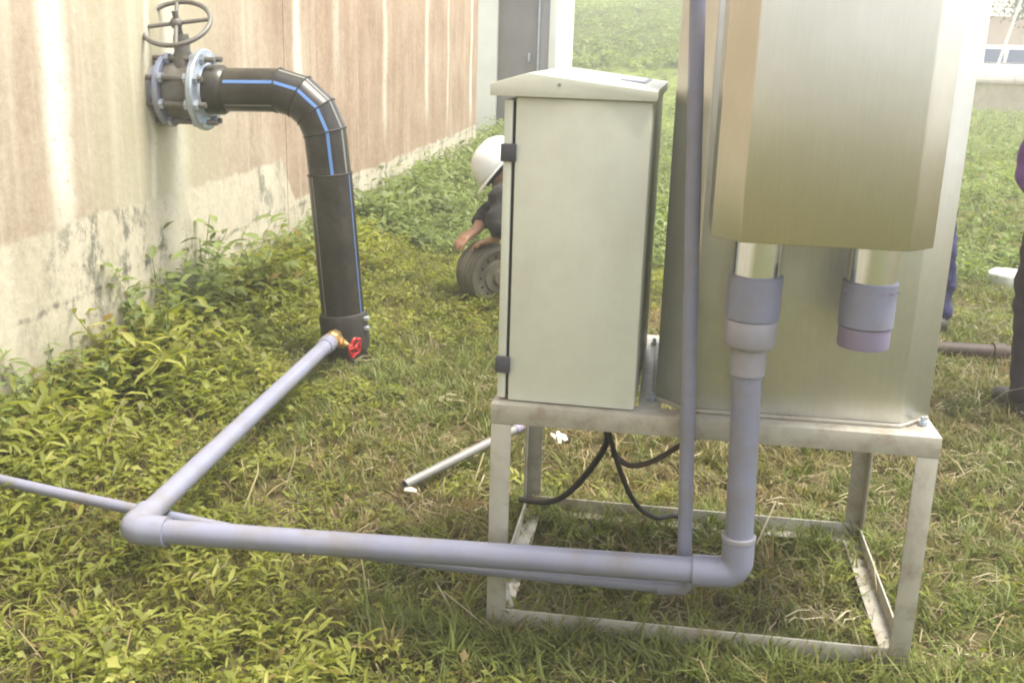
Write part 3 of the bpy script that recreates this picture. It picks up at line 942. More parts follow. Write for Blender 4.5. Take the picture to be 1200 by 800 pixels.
def octo(x0, x1, y0, y1, cf, cbk):
    return [(x0 + cf, y0), (x1 - cf, y0), (x1, y0 + cf), (x1, y1 - cbk), (x1 - cbk, y1), (x0 + cbk, y1), (x0, y1 - cbk), (x0, y0 + cf)]


MB().prism(octo(0.004, 0.584, 2.2, 2.76, 0.070, 0.07), 2, SH + 0.007, 1.415).build('body', 'steel', tk, bevel=0.003)
MB().prism(octo(-0.004, 0.583, 2.190, 2.77, 0.072, 0.07), 2, SH + 0.0008, SH + 0.0065).build('base_plate', 'stand', tk, bevel=0.001)
MB().prism(octo(-0.004, 0.592, 2.192, 2.768, 0.072, 0.07), 2, 1.4158, 1.427).build('lid', 'steel', tk, bevel=0.002)
BX0, BX1, BYF = 0.086, 0.487, 1.97
boxm = MB().prism([(BX0 + 0.05, BYF), (BX1 - 0.05, BYF), (BX1, BYF + 0.05), (BX1, 2.1985), (BX0, 2.1985), (BX0, BYF + 0.05)], 2, 0.952, 1.405).build('front_box', 'steel_box', tk, bevel=0.003)
NL, NR = (0.180, 2.075), (0.394, 2.075)


def ring(name, c, z0, z1, r, mat, parent, lip=0.004):
    return MB().lathe([(r - lip, 0), (r, lip * 0.6), (r, z1 - z0 - lip * 0.6), (r - lip, z1 - z0)], (c[0], c[1], z0), (0, 0, 1), 40).build(name, mat, parent, smooth=True)


for c in (NL, NR):
    MB().lathe([(0.046, 0), (0.050, 0.0), (0.050, 0.004), (0.046, 0.005)], (c[0], c[1], 0.9465), (0, 0, 1), 40).build('weld_ring', 'chrome', tk, smooth=True)
ring('outlet', NL, 0.868, 0.9465, 0.046, 'chrome', tk, 0.002)
ring('outlet', NR, 0.868, 0.9465, 0.046, 'chrome', tk, 0.002)
# capped right outlet: grey socket with an open stub
oc = thing('pipe_coupling', (NR[0], NR[1], 0.747), 'short grey plastic coupling hanging open under the tank outlet', 'coupling')
ring('socket', NR, 0.786, 0.875, 0.052, 'pvc', oc)
MB().lathe([(0.043, 0), (0.048, 0.0), (0.049, 0.004), (0.049, 0.040), (0.043, 0.040)], (NR[0], NR[1], 0.7455), (0, 0, 1), 40, closed=True).build('stub', 'pvc_dark', oc, smooth=True)
for k in range(6):
    a = -math.pi / 2 + (k - 2.5) * 0.42
    MB().box(NR[0] + 0.0522 * math.cos(a) - 0.007, NR[0] + 0.0522 * math.cos(a) + 0.007, NR[1] + 0.0522 * math.sin(a) - 0.0015, NR[1] + 0.0522 * math.sin(a) + 0.0015, 0.858, 0.8605).build('rib', 'pvc_dark', oc)

# ------------------------------------------------------------------ grey drain pipe: coupling, riser, run to the elbow, run to the valve
PZ, RR = 0.238, 0.0275
RX, RY = 0.197, 2.07
dp = thing('drain_pipe', (RX, RY, 0.2), 'grey plastic pipe running from the tank outlet round to the brass valve', 'pipe')
ring('coupling', NL, 0.786, 0.875, 0.052, 'pvc', dp)
MB().lathe([(0.030, 0.0), (0.035, 0.0), (0.035, 0.052), (0.047, 0.058), (0.050, 0.064), (0.050, 0.108), (0.047, 0.112)], (NL[0] - 0.0005, NL[1] - 0.002, 0.674), (0, 0, 1), 40).build('reducer', 'pvc_pale', dp, smooth=True)
MB().sweep([(NL[0] - 0.0005, NL[1] - 0.002, 0.69), (RX - 0.001, RY, PZ + 0.06)], 0.029, n=28).build('riser', 'pvc', dp, smooth=True)
LX, LY, LZ = -1.150, 2.072, 0.203
VX = bvp + run_dir * -0.05
xd = Vector((LX, LY, LZ)) - Vector((RX, RY, PZ))
xd.normalize()
cor = Vector((RX, RY, PZ))
up = (Vector((NL[0], NL[1], 0.69)) - cor).normalized()
ep = [cor + up * 0.085] + bez(cor + up * 0.038, cor, cor + xd * 0.038, 10) + [cor + xd * 0.092]
MB().sweep(ep, 0.0335, n=28).build('elbow', 'pvc', dp, smooth=True)
MB().lathe([(0.0335, 0), (0.0355, 0.002), (0.0355, 0.010), (0.0335, 0.012)], cor + up * 0.076, up, 28).build('elbow_lip', 'pvc_pale', dp, smooth=True)
lc = Vector((LX, LY, LZ))
yd = (VX - lc).normalized()
MB().sweep([cor + xd * 0.09, lc - xd * 0.075], RR, n=28).build('pipe_run', 'pvc', dp, smooth=True)
ep = [lc - xd * 0.085] + bez(lc - xd * 0.030, lc, lc + yd * 0.030, 10) + [lc + yd * 0.085]
MB().sweep(ep, 0.0345, n=28).build('elbow', 'pvc', dp, smooth=True)
MB().sweep([lc + yd * 0.083, VX + yd * -0.05], RR, n=28).build('pipe_run', 'pvc', dp, smooth=True)
MB().lathe([(0.030, 0.0), (0.033, 0.002), (0.033, 0.055), (0.035, 0.057), (0.035, 0.070), (0.028, 0.072)], VX - yd * 0.075, yd, 28).build('adapter', 'pvc', dp, smooth=True)

# ------------------------------------------------------------------ thin grey conduit: down beside the tank, along and off to the left
cn = thing('conduit', (0.09, 2.125, 0.17), 'thin grey plastic conduit dropping beside the tank and running left', 'pipe')
CR = 0.0145
top = ony(807, 40, 2.125)
pts_v = [Vector((top[0], 2.125, 1.62)), Vector((0.090, 2.125, 0.215))]
MB().sweep(pts_v, CR + 0.001, n=18).build('upright', 'pvc', cn, smooth=True)
cc = Vector((0.096, 2.125, 0.164))
MB().sweep([cc + Vector((-0.002, 0, 0.06))] + bez(cc + Vector((0, 0, 0.022)), cc, cc + Vector((-0.022, 0, -0.001)), 8) + [cc + Vector((-0.06, 0, -0.003))], 0.0185, n=18).build('elbow', 'pvc', cn, smooth=True)
lowp = [cc + Vector((-0.05, 0, -0.0025)), Vector((-0.30, 2.127, 0.160)), Vector((-0.60, 2.14, 0.162))]
for px, py, zz in ((330, 632, 0.155), (160, 597, 0.155), (80, 580, 0.16), (0, 562, 0.165), (-90, 540, 0.15)):
    q = onz(px, py, zz)
    lowp.append(Vector(q))
MB().sweep(smooth_path(lowp, 6), CR, n=16).build('pipe_run', 'pvc', cn, smooth=True)

# ------------------------------------------------------------------ loose things on the ground
q0, q1 = Vector(onz(474, 568, 0.03)), Vector(onz(578, 516, 0.06))
q1 = q0 + (q1 - q0) * 1.35
lp = thing('loose_tube', q0, 'short loose grey tube lying in the trampled grass left of the stand', 'tube')
e = (q1 - q0).normalized()
MB().lathe([(0.011, 0), (0.0145, 0), (0.0145, (q1 - q0).length), (0.011, (q1 - q0).length)], q0, e, 18, closed=True).build('tube', 'steel_tube', lp, smooth=True)
MB().lathe([(0.0165, 0), (0.0168, 0.002), (0.0168, 0.03), (0.0150, 0.032)], q1 - e * 0.032, e, 18).build('socket', 'pvc_dark', lp, smooth=True)


def crumple(name, c, s, label, cat, mat, seed, k=3):
    """torn scrap or petals: a few bent, thick flakes"""
    rr = random.Random(seed)
    mb = MB()
    for j in range(k):
        o = Vector(c) + Vector((rr.uniform(-1, 1), rr.uniform(-1, 1), rr.uniform(0, 0.8))) * s * 0.45
        a = Vector((rr.uniform(-1, 1), rr.uniform(-1, 1), rr.uniform(-0.5, 0.7))).normalized() * s * rr.uniform(0.4, 0.7)
        b = a.cross(Vector((rr.uniform(-1, 1), rr.uniform(-1, 1), 1))).normalized() * s * rr.uniform(0.25, 0.5)
        nn = a.cross(b).normalized() * s * 0.16
        vs = []
        for u in (-1, 0, 1):
            for v in (-1, 1):
                vs.append(o + a * u + b * v * (1 if u == 0 else 0.6) + nn * (abs(u) * 1.2))
        t = nn * 0.25
        vs2 = [p - t for p in vs]
        mb.add(vs + vs2, [(0, 1, 3, 2), (2, 3, 5, 4), (6, 8, 9, 7), (8, 10, 11, 9), (0, 6, 7, 1), (4, 5, 11, 10), (0, 2, 8, 6), (2, 4, 10, 8), (1, 7, 9, 3), (3, 9, 11, 5)])
    return tag(mb.build(name, mat, None), label, cat)


crumple('plastic_scrap', onz(484, 578, 0.035), 0.03, 'white scrap lying at the open end of the loose tube', 'scrap', 'petal', 1, 2)
crumple('plastic_scrap', onz(655, 512, 0.05), 0.03, 'pale scrap in the grass under the back of the stand', 'scrap', 'petal', 2, 3)
crumple('dry_flower', onz(600, 690, 0.09), 0.022, 'pale dry flower in front of the stand beneath the drain pipe', 'flower', 'petal', 3, 4)


def hose(pts, r, mat, label):
    P = smooth_path(pts, 8)
    o = MB().sweep(P, r, n=10).build('cable', mat, None, smooth=True)
    return tag(o, label, 'cable', 'cables under the stand')


hose([ony(700, 480, 2.42), ony(712, 512, 2.44), ony(695, 545, 2.50), ony(665, 578, 2.58), ony(640, 588, 2.64), ony(610, 585, 2.70)], 0.0085, 'cable', 'black cable sagging from the cabinet to the rear left leg of the stand')
hose([ony(708, 480, 2.40), ony(716, 515, 2.42), ony(728, 555, 2.44), ony(745, 590, 2.48), ony(768, 606, 2.50), ony(790, 604, 2.56), ony(806, 612, 2.60)], 0.0065, 'cable', 'black cable looping down from the cabinet into the grass')
hose([ony(840, 498, 2.48), ony(800, 520, 2.5), ony(765, 540, 2.49), ony(738, 545, 2.46), ony(718, 532, 2.445)], 0.007, 'cable_brown', 'brown cable hanging under the steel tank')

dr0, dr1 = Vector(onz(1060, 407, 0.045)), Vector(onz(1260, 419, 0.045))
rp_ = thing('steel_pipe', (dr0 + dr1) / 2, 'dark rusty pipe lying in the grass behind the tank', 'pipe')
MB().sweep([dr0, dr1], 0.036, n=20).build('tube', 'rust_dark', rp_, smooth=True)
MB().lathe([(0.036, 0), (0.044, 0), (0.044, 0.05), (0.036, 0.05)], dr0 + (dr1 - dr0) * 0.52, dr1 - dr0, 20).build('collar', 'rust_dark', rp_, smooth=True)
# pale flat stone
sc = Vector(onz(1190, 328, 0.04))
mb = MB()
k = 9
pr1 = [(sc.x + (0.17 + 0.05 * math.sin(3.1 * j)) * math.cos(2 * math.pi * j / k), sc.y + (0.13 + 0.04 * math.cos(2.3 * j)) * math.sin(2 * math.pi * j / k)) for j in range(k)]
mb.prism(pr1, 2, -0.02, 0.085)
tag(mb.build('stone_slab', 'stone', None, bevel=0.015), 'pale flat stone slab in the grass beyond the rusty pipe', 'stone')

# ------------------------------------------------------------------ ribbed drum under the worker's hands
dn = Vector((0.62, -0.78, 0)).normalized()
dc = Vector((-0.79, 5.13, 0.155))
dm = thing('ribbed_drum', (dc.x - dn.x * 0.09, dc.y - dn.y * 0.09, 0), 'ribbed olive-grey drum with a ring of holes in its face', 'drum')
prof = [(0.05, -0.19), (0.150, -0.19), (0.156, -0.185)]
for j in range(5):
    h = -0.18 + j * 0.034
    prof += [(0.156, h), (0.156, h + 0.010), (0.141, h + 0.016), (0.141, h + 0.028)]
prof += [(0.156, -0.012), (0.156, -0.002), (0.150, 0.0), (0.132, 0.0), (0.124, -0.012), (0.085, -0.020), (0.078, -0.008), (0.05, -0.006)]
MB().lathe(prof, dc, dn, 44).build('shell', 'drum', dm, smooth=True)
d1 = dn.cross(Vector((0, 0, 1))).normalized()
d2 = Vector((0, 0, 1))
for j in range(14):
    a = 2 * math.pi * j / 14
    c = dc + d1 * math.cos(a) * 0.105 + d2 * math.sin(a) * 0.105 - dn * 0.0145
    MB().lathe([(0.0, 0), (0.0075, 0), (0.0075, 0.0012), (0.0, 0.0012)], c, dn, 10).build('hole', 'gasket', dm)
MB().lathe([(0.0, 0.0), (0.044, 0.0), (0.040, 0.02), (0.0, 0.022)], dc - dn * 0.004, dn, 20).build('hub', 'drum', dm, smooth=True)


# ------------------------------------------------------------------ people
def remesh(o, vox, it=3, cloth=False):
    md = o.modifiers.new('skin', 'REMESH')
    md.mode = 'VOXEL'
    md.voxel_size = vox
    md.use_smooth_shade = True
    if cloth:
        tx = bpy.data.textures.get('folds') or bpy.data.textures.new('folds', 'CLOUDS')
        tx.noise_scale = 0.07
        dm_ = o.modifiers.new('folds', 'DISPLACE')
        dm_.texture = tx
        dm_.texture_coords = 'GLOBAL'
        dm_.strength = 0.05
        dm_.mid_level = 0.55
        it = 2
    ms = o.modifiers.new('soft', 'SMOOTH')
    ms.iterations = it
    ms.factor = 0.5


def person(loc, rot, pose, label, shirt, trousers, helmet=False, hair=True):
    """pose: dict of joints in local metres, facing +x; rot turns about z"""
    root = thing('person', loc, label, 'person')
    cs, sn = math.cos(rot), math.sin(rot)
    L0 = Vector(loc)

    def W(p):
        return Vector((p[0] * cs - p[1] * sn, p[0] * sn + p[1] * cs, p[2])) + L0
    J = {k: W(v) for k, v in pose.items() if isinstance(v, tuple)}
    fwd = W((1, 0, 0)) - L0
    left = W((0, 1, 0)) - L0
    up = (J['head'] - J['neck']).normalized()
    face = pose.get('look', (1, 0, -0.4))
    face = (W(face) - L0).normalized()
    side = up.cross(face).normalized()
    face = side.cross(up).normalized()
    H = J['head']
    body = MB()

    def ell(c, r, sc):
        """oriented ellipsoid in the head frame (face, side, up)"""
        b = MB().ball((0, 0, 0), r, 14, 10, sc)
        vs = [c + face * p[0] + side * p[1] + up * p[2] for p in b.v]
        body.add(vs, b.f)
    ell(H + up * 0.015, 0.1, (0.98, 0.78, 1.12))
    ell(H - up * 0.07 + face * 0.025, 0.062, (1.0, 0.9, 0.8))
    ell(H + face * 0.102 - up * 0.02, 0.016, (1, 0.8, 1.6))
    for s in (-1, 1):
        ell(H + side * s * 0.08 - up * 0.01 - face * 0.005, 0.022, (0.9, 0.4, 1.3))
    ell(H + face * 0.088 - up * 0.062, 0.016, (0.7, 1.6, 0.5))
    body.limb(J['neck'], H - up * 0.05, 0.055, 0.052)
    body.limb(J['neck'], J['chest'], 0.06, 0.12)
    body.limb(J['chest'], J['hip'], 0.13, 0.13)
    for s, S in ((1, 'l'), (-1, 'r')):
        sh, el, wr = J['shoulder_' + S], J['elbow_' + S], J['wrist_' + S]
        hp, kn, an, to = J['hip_' + S], J['knee_' + S], J['ankle_' + S], J['toe_' + S]
        body.limb(J['chest'], sh, 0.09, 0.055)
        body.limb(sh, el, 0.05, 0.040)
        body.limb(el, wr, 0.040, 0.026)
        body.limb(hp, kn, 0.085, 0.055)
        body.limb(kn, an, 0.052, 0.034)
        body.limb(an, to, 0.034, 0.026)
        # hand: palm, four fingers, thumb
        hd = (W(pose['hand_dir_' + S]) - L0).normalized()
        pn = (W(pose.get('palm_' + S, (0, 0, -1))) - L0).normalized()
        ac = pn.cross(hd).normalized()
        pn = hd.cross(ac).normalized()
        pc = wr + hd * 0.045
        for t in (-0.024, 0.0, 0.024):
            body.limb(wr + ac * t * 0.5, wr + hd * 0.085 + ac * t, 0.018, 0.014)
        for t, ln in ((-0.033, 0.060), (-0.011, 0.074), (0.011, 0.070), (0.033, 0.055)):
            b0 = wr + hd * 0.085 + ac * t
            b1 = b0 + (hd + ac * t * 4).normalized() * ln * 0.5 + pn * ln * 0.12
            b2 = b1 + (hd * 0.75 + pn * 0.75).normalized() * ln * 0.5
            body.limb(b0, b1, 0.0095, 0.0088)
            body.limb(b1, b2, 0.0088, 0.0075)
        th = ac * (-s) * 1.0
        t0 = wr + hd * 0.03 + th * 0.022
        t1 = t0 + (hd * 0.7 + th * 0.8).normalized() * 0.04
        body.limb(t0, t1, 0.014, 0.011)
        body.limb(t1, t1 + (hd + pn * 0.5 + th * 0.2).normalized() * 0.032, 0.011, 0.009)
    bo = body.build('body', 'skin', root, smooth=True)
    remesh(bo, 0.0065, 3)
    # eyes and hair
    for s in (-1, 1):
        MB().ball(H + face * 0.086 + side * s * 0.032 + up * 0.012, 0.011).build('eye', 'hair', root, smooth=True)
    if hair:
        hb_ = MB().ball((0, 0, 0), 0.108, 16, 12, (1.0, 0.82, 1.08))
        keep = [(H + up * 0.022 - face * 0.012 + face * p[0] + side * p[1] + up * p[2]) for p in hb_.v]
        hm = MB()
        sel = [f for f in hb_.f if all(hb_.v[i][2] > -0.02 or hb_.v[i][0] < -0.02 for i in f) and not all(hb_.v[i][0] > 0.06 and hb_.v[i][2] < 0.05 for i in f)]
        hm.add(keep, sel)
        hm.build('hair', 'hair', root, smooth=True)
    # shirt and trousers: fuller skins of their own
    sm = MB()
    sm.limb(J['chest'] + (J['neck'] - J['chest']) * 0.55, J['chest'], 0.105, 0.155)
    sm.limb(J['chest'], J['hip'], 0.158, 0.15)
    for s, S in ((1, 'l'), (-1, 'r')):
        sh, el, wr = J['shoulder_' + S], J['elbow_' + S], J['wrist_' + S]
        sm.limb(J['chest'] + (J['neck'] - J['chest']) * 0.3, sh, 0.11, 0.078)
        sm.limb(sh, el, 0.077, 0.060)
        sm.limb(el, el + (wr - el) * pose.get('sleeve', 0.7), 0.060, 0.048)
    remesh(sm.build('shirt', shirt, root, smooth=True), 0.014, 5, True)
    tm = MB()
    tm.limb(J['hip'] + Vector((0, 0, 0.04)), J['hip'], 0.155, 0.16)
    for s, S in ((1, 'l'), (-1, 'r')):
        hp, kn, an = J['hip_' + S], J['knee_' + S], J['ankle_' + S]
        tm.limb(J['hip'], hp, 0.14, 0.112)
        tm.limb(hp, kn, 0.112, 0.080)
        tm.limb(kn, kn + (an - kn) * 0.95, 0.080, 0.058)
    remesh(tm.build('trousers', trousers, root, smooth=True), 0.014, 5, True)
    for S in 'lr':
        an, to = J['ankle_' + S], J['toe_' + S]
        fm = MB()
        fd = (to - an)
        fd.z = 0
        fd.normalize()
        base = Vector((an.x, an.y, L0.z + 0.045))
        fm.limb(base - fd * 0.05, base + fd * 0.08, 0.043, 0.042)
        fm.limb(base + fd * 0.06, base + fd * 0.17 - Vector((0, 0, 0.008)), 0.043, 0.034)
        so = fm.build('shoe', 'shoe', root, smooth=True)
        remesh(so, 0.008, 3)
    if helmet:
        hu = (up * 0.97 - face * 0.22).normalized()
        base = H + hu * 0.02
        hf = (face - hu * face.dot(hu)).normalized()
        hs_ = hu.cross(hf).normalized()
        mb = MB()
        nn, rows = 40, 10
        vs, fs = [], []
        for i in range(rows + 1):
            th_ = math.pi / 2 * i / rows
            for j in range(nn):
                a = 2 * math.pi * j / nn
                r = math.cos(th_) ** 0.85 if i < rows else 0.0
                rib = 1 + 0.02 * math.exp(-(math.sin(a) / 0.13) ** 2) * math.sin(th_)
                vs.append(base + hf * (0.142 * r * math.cos(a)) + hs_ * (0.118 * r * math.sin(a)) + hu * (0.135 * math.sin(th_) * rib))
        for i in range(rows):
            for j in range(nn):
                fs.append((i * nn + j, i * nn + (j + 1) % nn, (i + 1) * nn + (j + 1) % nn, (i + 1) * nn + j))
        mb.add(vs, fs)
        hm = mb.build('helmet', 'helmet', root, smooth=True)
        so = hm.modifiers.new('thick', 'SOLIDIFY')
        so.thickness = 0.004
        mb = MB()
        vs, fs = [], []
        for j in range(nn):
            a = 2 * math.pi * j / nn
            ext = 0.012 + 0.040 * max(0, math.cos(a)) ** 1.5
            for k_, hh in ((0, 0.0), (1, -0.004 - 0.3 * ext * max(0, math.cos(a)))):
                rx, ry = 0.140 + (ext if k_ else 0), 0.116 + (ext if k_ else 0)
                for tt in (0.0, -0.005):
                    vs.append(base + hf * rx * math.cos(a) + hs_ * ry * math.sin(a) + hu * (hh + tt))
        for j in range(nn):
            a, b = 4 * j, 4 * ((j + 1) % nn)
            fs += [(a, a + 2, b + 2, b), (a + 1, b + 1, b + 3, a + 3), (a + 2, a + 3, b + 3, b + 2), (a, b, b + 1, a + 1)]
        mb.add(vs, fs)
        mb.build('brim', 'helmet', hm, smooth=True)
        # dark head band and chin strap
        mb = MB()
        mb.sweep([base - hu * 0.018 + hf * 0.112 * math.cos(t) + hs_ * 0.094 * math.sin(t) for t in [2 * math.pi * k_ / 24 for k_ in range(25)]], 0.012, n=8, cap=False)
        mb.build('head_band', 'gasket', hm, smooth=True)
        mb = MB()
        mb.sweep(smooth_path([base + hs_ * 0.105 - hu * 0.005, H + side * 0.085 - up * 0.05 + face * 0.02, H - up * 0.125 + face * 0.05, H - side * 0.085 - up * 0.05 + face * 0.02, base - hs_ * 0.105 - hu * 0.005], 6), 0.005, n=6)
        mb.build('chin_strap', 'gasket', hm, smooth=True)
    return root


squat = dict(hip=(0, 0, 0.30), chest=(0.24, 0, 0.52), neck=(0.37, 0, 0.61), head=(0.49, 0.0, 0.675), look=(0.75, 0.15, -0.8),
             shoulder_l=(0.47, 0.17, 0.545), elbow_l=(0.49, 0.25, 0.43), wrist_l=(0.505, 0.185, 0.35), hand_dir_l=(0.45, -0.25, -0.2),
             shoulder_r=(0.33, -0.18, 0.55), elbow_r=(0.58, -0.06, 0.42), wrist_r=(0.61, 0.05, 0.365), hand_dir_r=(0.55, 0.4, -0.35),
             hip_l=(0.02, 0.11, 0.27), knee_l=(0.30, 0.30, 0.44), ankle_l=(0.05, 0.22, 0.08), toe_l=(0.19, 0.26, 0.035),
             hip_r=(0.02, -0.11, 0.27), knee_r=(0.26, -0.30, 0.44), ankle_r=(0.02, -0.22, 0.08), toe_r=(0.16, -0.26, 0.035), sleeve=0.4)
person((-0.335, 5.36, 0.0), R_(186), squat, 'person in white helmet and black shirt crouching over the ribbed drum', 'black_cloth', 'navy_cloth', helmet=True)
stand = dict(hip=(0, 0, 0.92), chest=(0.02, 0, 1.22), neck=(0.03, 0, 1.42), head=(0.06, 0, 1.55), look=(1, 0, -0.35),
             shoulder_l=(0.02, 0.18, 1.36), elbow_l=(-0.05, 0.225, 0.88), wrist_l=(0.17, 0.12, 0.98), hand_dir_l=(0.8, -0.5, 0.0), palm_l=(-0.3, -0.9, 0),
             shoulder_r=(0.02, -0.18, 1.36), elbow_r=(-0.05, -0.27, 1.03), wrist_r=(0.16, -0.17, 0.98), hand_dir_r=(0.8, 0.5, 0.0), palm_r=(-0.3, 0.9, 0),
             hip_l=(0, 0.10, 0.88), knee_l=(0.03, 0.12, 0.48), ankle_l=(0, 0.11, 0.08), toe_l=(0.15, 0.14, 0.035),
             hip_r=(0, -0.10, 0.88), knee_r=(0.03, -0.10, 0.48), ankle_r=(-0.02, -0.11, 0.08), toe_r=(0.13, -0.14, 0.035), sleeve=0.85)
person((1.465, 3.98, 0.0), R_(92), stand, 'standing person in purple top and dark trousers by the rusty pipe', 'purple_cloth', 'maroon_cloth')


st2 = dict(stand)
st2.update(knee_r=(0.02, -0.245, 0.46), ankle_r=(0.0, -0.285, 0.08), toe_r=(0.14, -0.32, 0.035), elbow_r=(0.10, -0.21, 1.05), elbow_l=(0.10, 0.21, 1.05))
person((1.04, 5.2, 0.0), R_(90), st2, 'person in blue trousers standing behind the steel tank', 'navy_cloth', 'blue_cloth')


# ------------------------------------------------------------------ vegetation
def merge(parts):
    """parts: list of (verts, tris, tint)"""
    V_, F_, T_a = [], [], []
    k = 0
    for v, f, t in parts:
        V_.append(np.asarray(v, float))
        F_.append(np.asarray(f, int) + k)
        T_a.append(np.full(len(v), t, float) if np.isscalar(t) else np.asarray(t, float))
        k += len(v)
    return np.concatenate(V_), np.concatenate(F_), np.concatenate(T_a)


def basis(az, pitch, roll=0.0):
    """columns: along the leaf, across, normal"""
    d = np.array([math.cos(az) * math.cos(pitch), math.sin(az) * math.cos(pitch), math.sin(pitch)])
    s = np.array([-math.sin(az), math.cos(az), 0])
    n_ = np.cross(d, s)
    s2 = s * math.cos(roll) + n_ * math.sin(roll)
    return np.stack([d, s2, np.cross(d, s2)], 1)


LOBED = np.array([(0, 0, 0), (0.50, 0, 0.03), (1, 0, -0.16), (0.52, 0.34, 0.04), (0.62, 0.17, 0.06), (0.52, -0.34, 0.04), (0.62, -0.17, 0.06), (0.20, 0.11, 0.06), (0.20, -0.11, 0.06)])
LOBED_F = np.array([(0, 1, 7), (7, 1, 3), (1, 4, 3), (1, 2, 4), (0, 8, 1), (8, 5, 1), (1, 5, 6), (1, 6, 2)])
OVAL = np.array([(0, 0, 0), (0.5, 0, 0.0), (1, 0, -0.14), (0.35, 0.22, 0.06), (0.70, 0.17, 0.02), (0.35, -0.22, 0.06), (0.70, -0.17, 0.02)])
OVAL_F = np.array([(0, 1, 3), (1, 4, 3), (1, 2, 4), (0, 5, 1), (1, 5, 6), (1, 6, 2)])


def weed_template(rg, n_leaf, height, leaf, lobed=True):
    parts = []
    nst = rg.integers(2, 4)
    for s in range(nst):
        az0 = rg.uniform(0, 6.28)
        lean = rg.uniform(0.15, 0.8)
        h = height * rg.uniform(0.6, 1.1)
        tip = np.array([math.cos(az0) * lean * h, math.sin(az0) * lean * h, h])
        w_ = 0.0016
        sd_ = np.array([-math.sin(az0), math.cos(az0), 0]) * w_
        parts.append(([-sd_, sd_, tip + sd_ * 0.6, tip - sd_ * 0.6], [(0, 1, 2), (0, 2, 3)], -0.12))
        k = max(2, n_leaf // nst)
        for i in range(k):
            t = 0.35 + 0.65 * (i + 1) / k
            p = tip * t
            az = az0 + i * 2.4 + rg.uniform(-0.4, 0.4)
            B = basis(az, rg.uniform(-0.25, 0.75), rg.uniform(-0.5, 0.5))
            sc_ = leaf * rg.uniform(0.55, 1.15)
            src, fc = (LOBED, LOBED_F) if lobed and rg.uniform() < 0.85 else (OVAL, OVAL_F)
            v = (src * np.array([sc_, sc_ * rg.uniform(0.8, 1.1), sc_])) @ B.T + p
            parts.append((v, fc, rg.uniform(-0.16, 0.16)))
    return merge(parts)


def tuft_template(rg, n_bl, length, width, spread=0.9, radius=0.015):
    parts = []
    for i in range(n_bl):
        az = rg.uniform(0, 6.28)
        p0 = np.array([rg.normal(0, radius), rg.normal(0, radius), -0.003])
        ln = length * rg.uniform(0.4, 1.15)
        el0 = math.pi / 2 - abs(rg.normal(0, 0.35 * spread)) - 0.05
        el1 = el0 - rg.uniform(0.3, 1.3) * spread
        d0 = np.array([math.cos(az) * math.cos(el0), math.sin(az) * math.cos(el0), math.sin(el0)])
        d1 = np.array([math.cos(az) * math.cos(el1), math.sin(az) * math.cos(el1), math.sin(el1)])
        s = np.array([-math.sin(az), math.cos(az), 0]) * width * 0.5
        p1 = p0 + d0 * ln * 0.5
        p2 = p1 + d1 * ln * 0.5
        parts.append(([p0 - s, p0 + s, p1 + s, p1 - s, p2], [(0, 1, 2), (0, 2, 3), (3, 2, 4)], rg.uniform(-0.16, 0.16)))
    return merge(parts)


def straw_template(rg, n_bl, length, width):
    parts = []
    for i in range(n_bl):
        az = rg.uniform(0, 6.28)
        p0 = np.array([rg.normal(0, 0.03), rg.normal(0, 0.03), rg.uniform(0.0, 0.022)])
        ln = length * rg.uniform(0.3, 1.2)
        el = rg.uniform(-0.15, 0.45)
        bend = rg.uniform(-0.9, 0.9)
        d0 = np.array([math.cos(az) * math.cos(el), math.sin(az) * math.cos(el), math.sin(el)])
        d1 = np.array([math.cos(az + bend), math.sin(az + bend), -0.25])
        s = np.array([-math.sin(az), math.cos(az), rg.uniform(-0.6, 0.6)]) * width * 0.5
        p1 = p0 + d0 * ln * 0.5
        p2 = p1 + d1 * ln * 0.5
        parts.append(([p0 - s, p0 + s, p1 + s, p1 - s, p2], [(0, 1, 2), (0, 2, 3), (3, 2, 4)], rg.uniform(-0.3, 0.3)))
    return merge(parts)


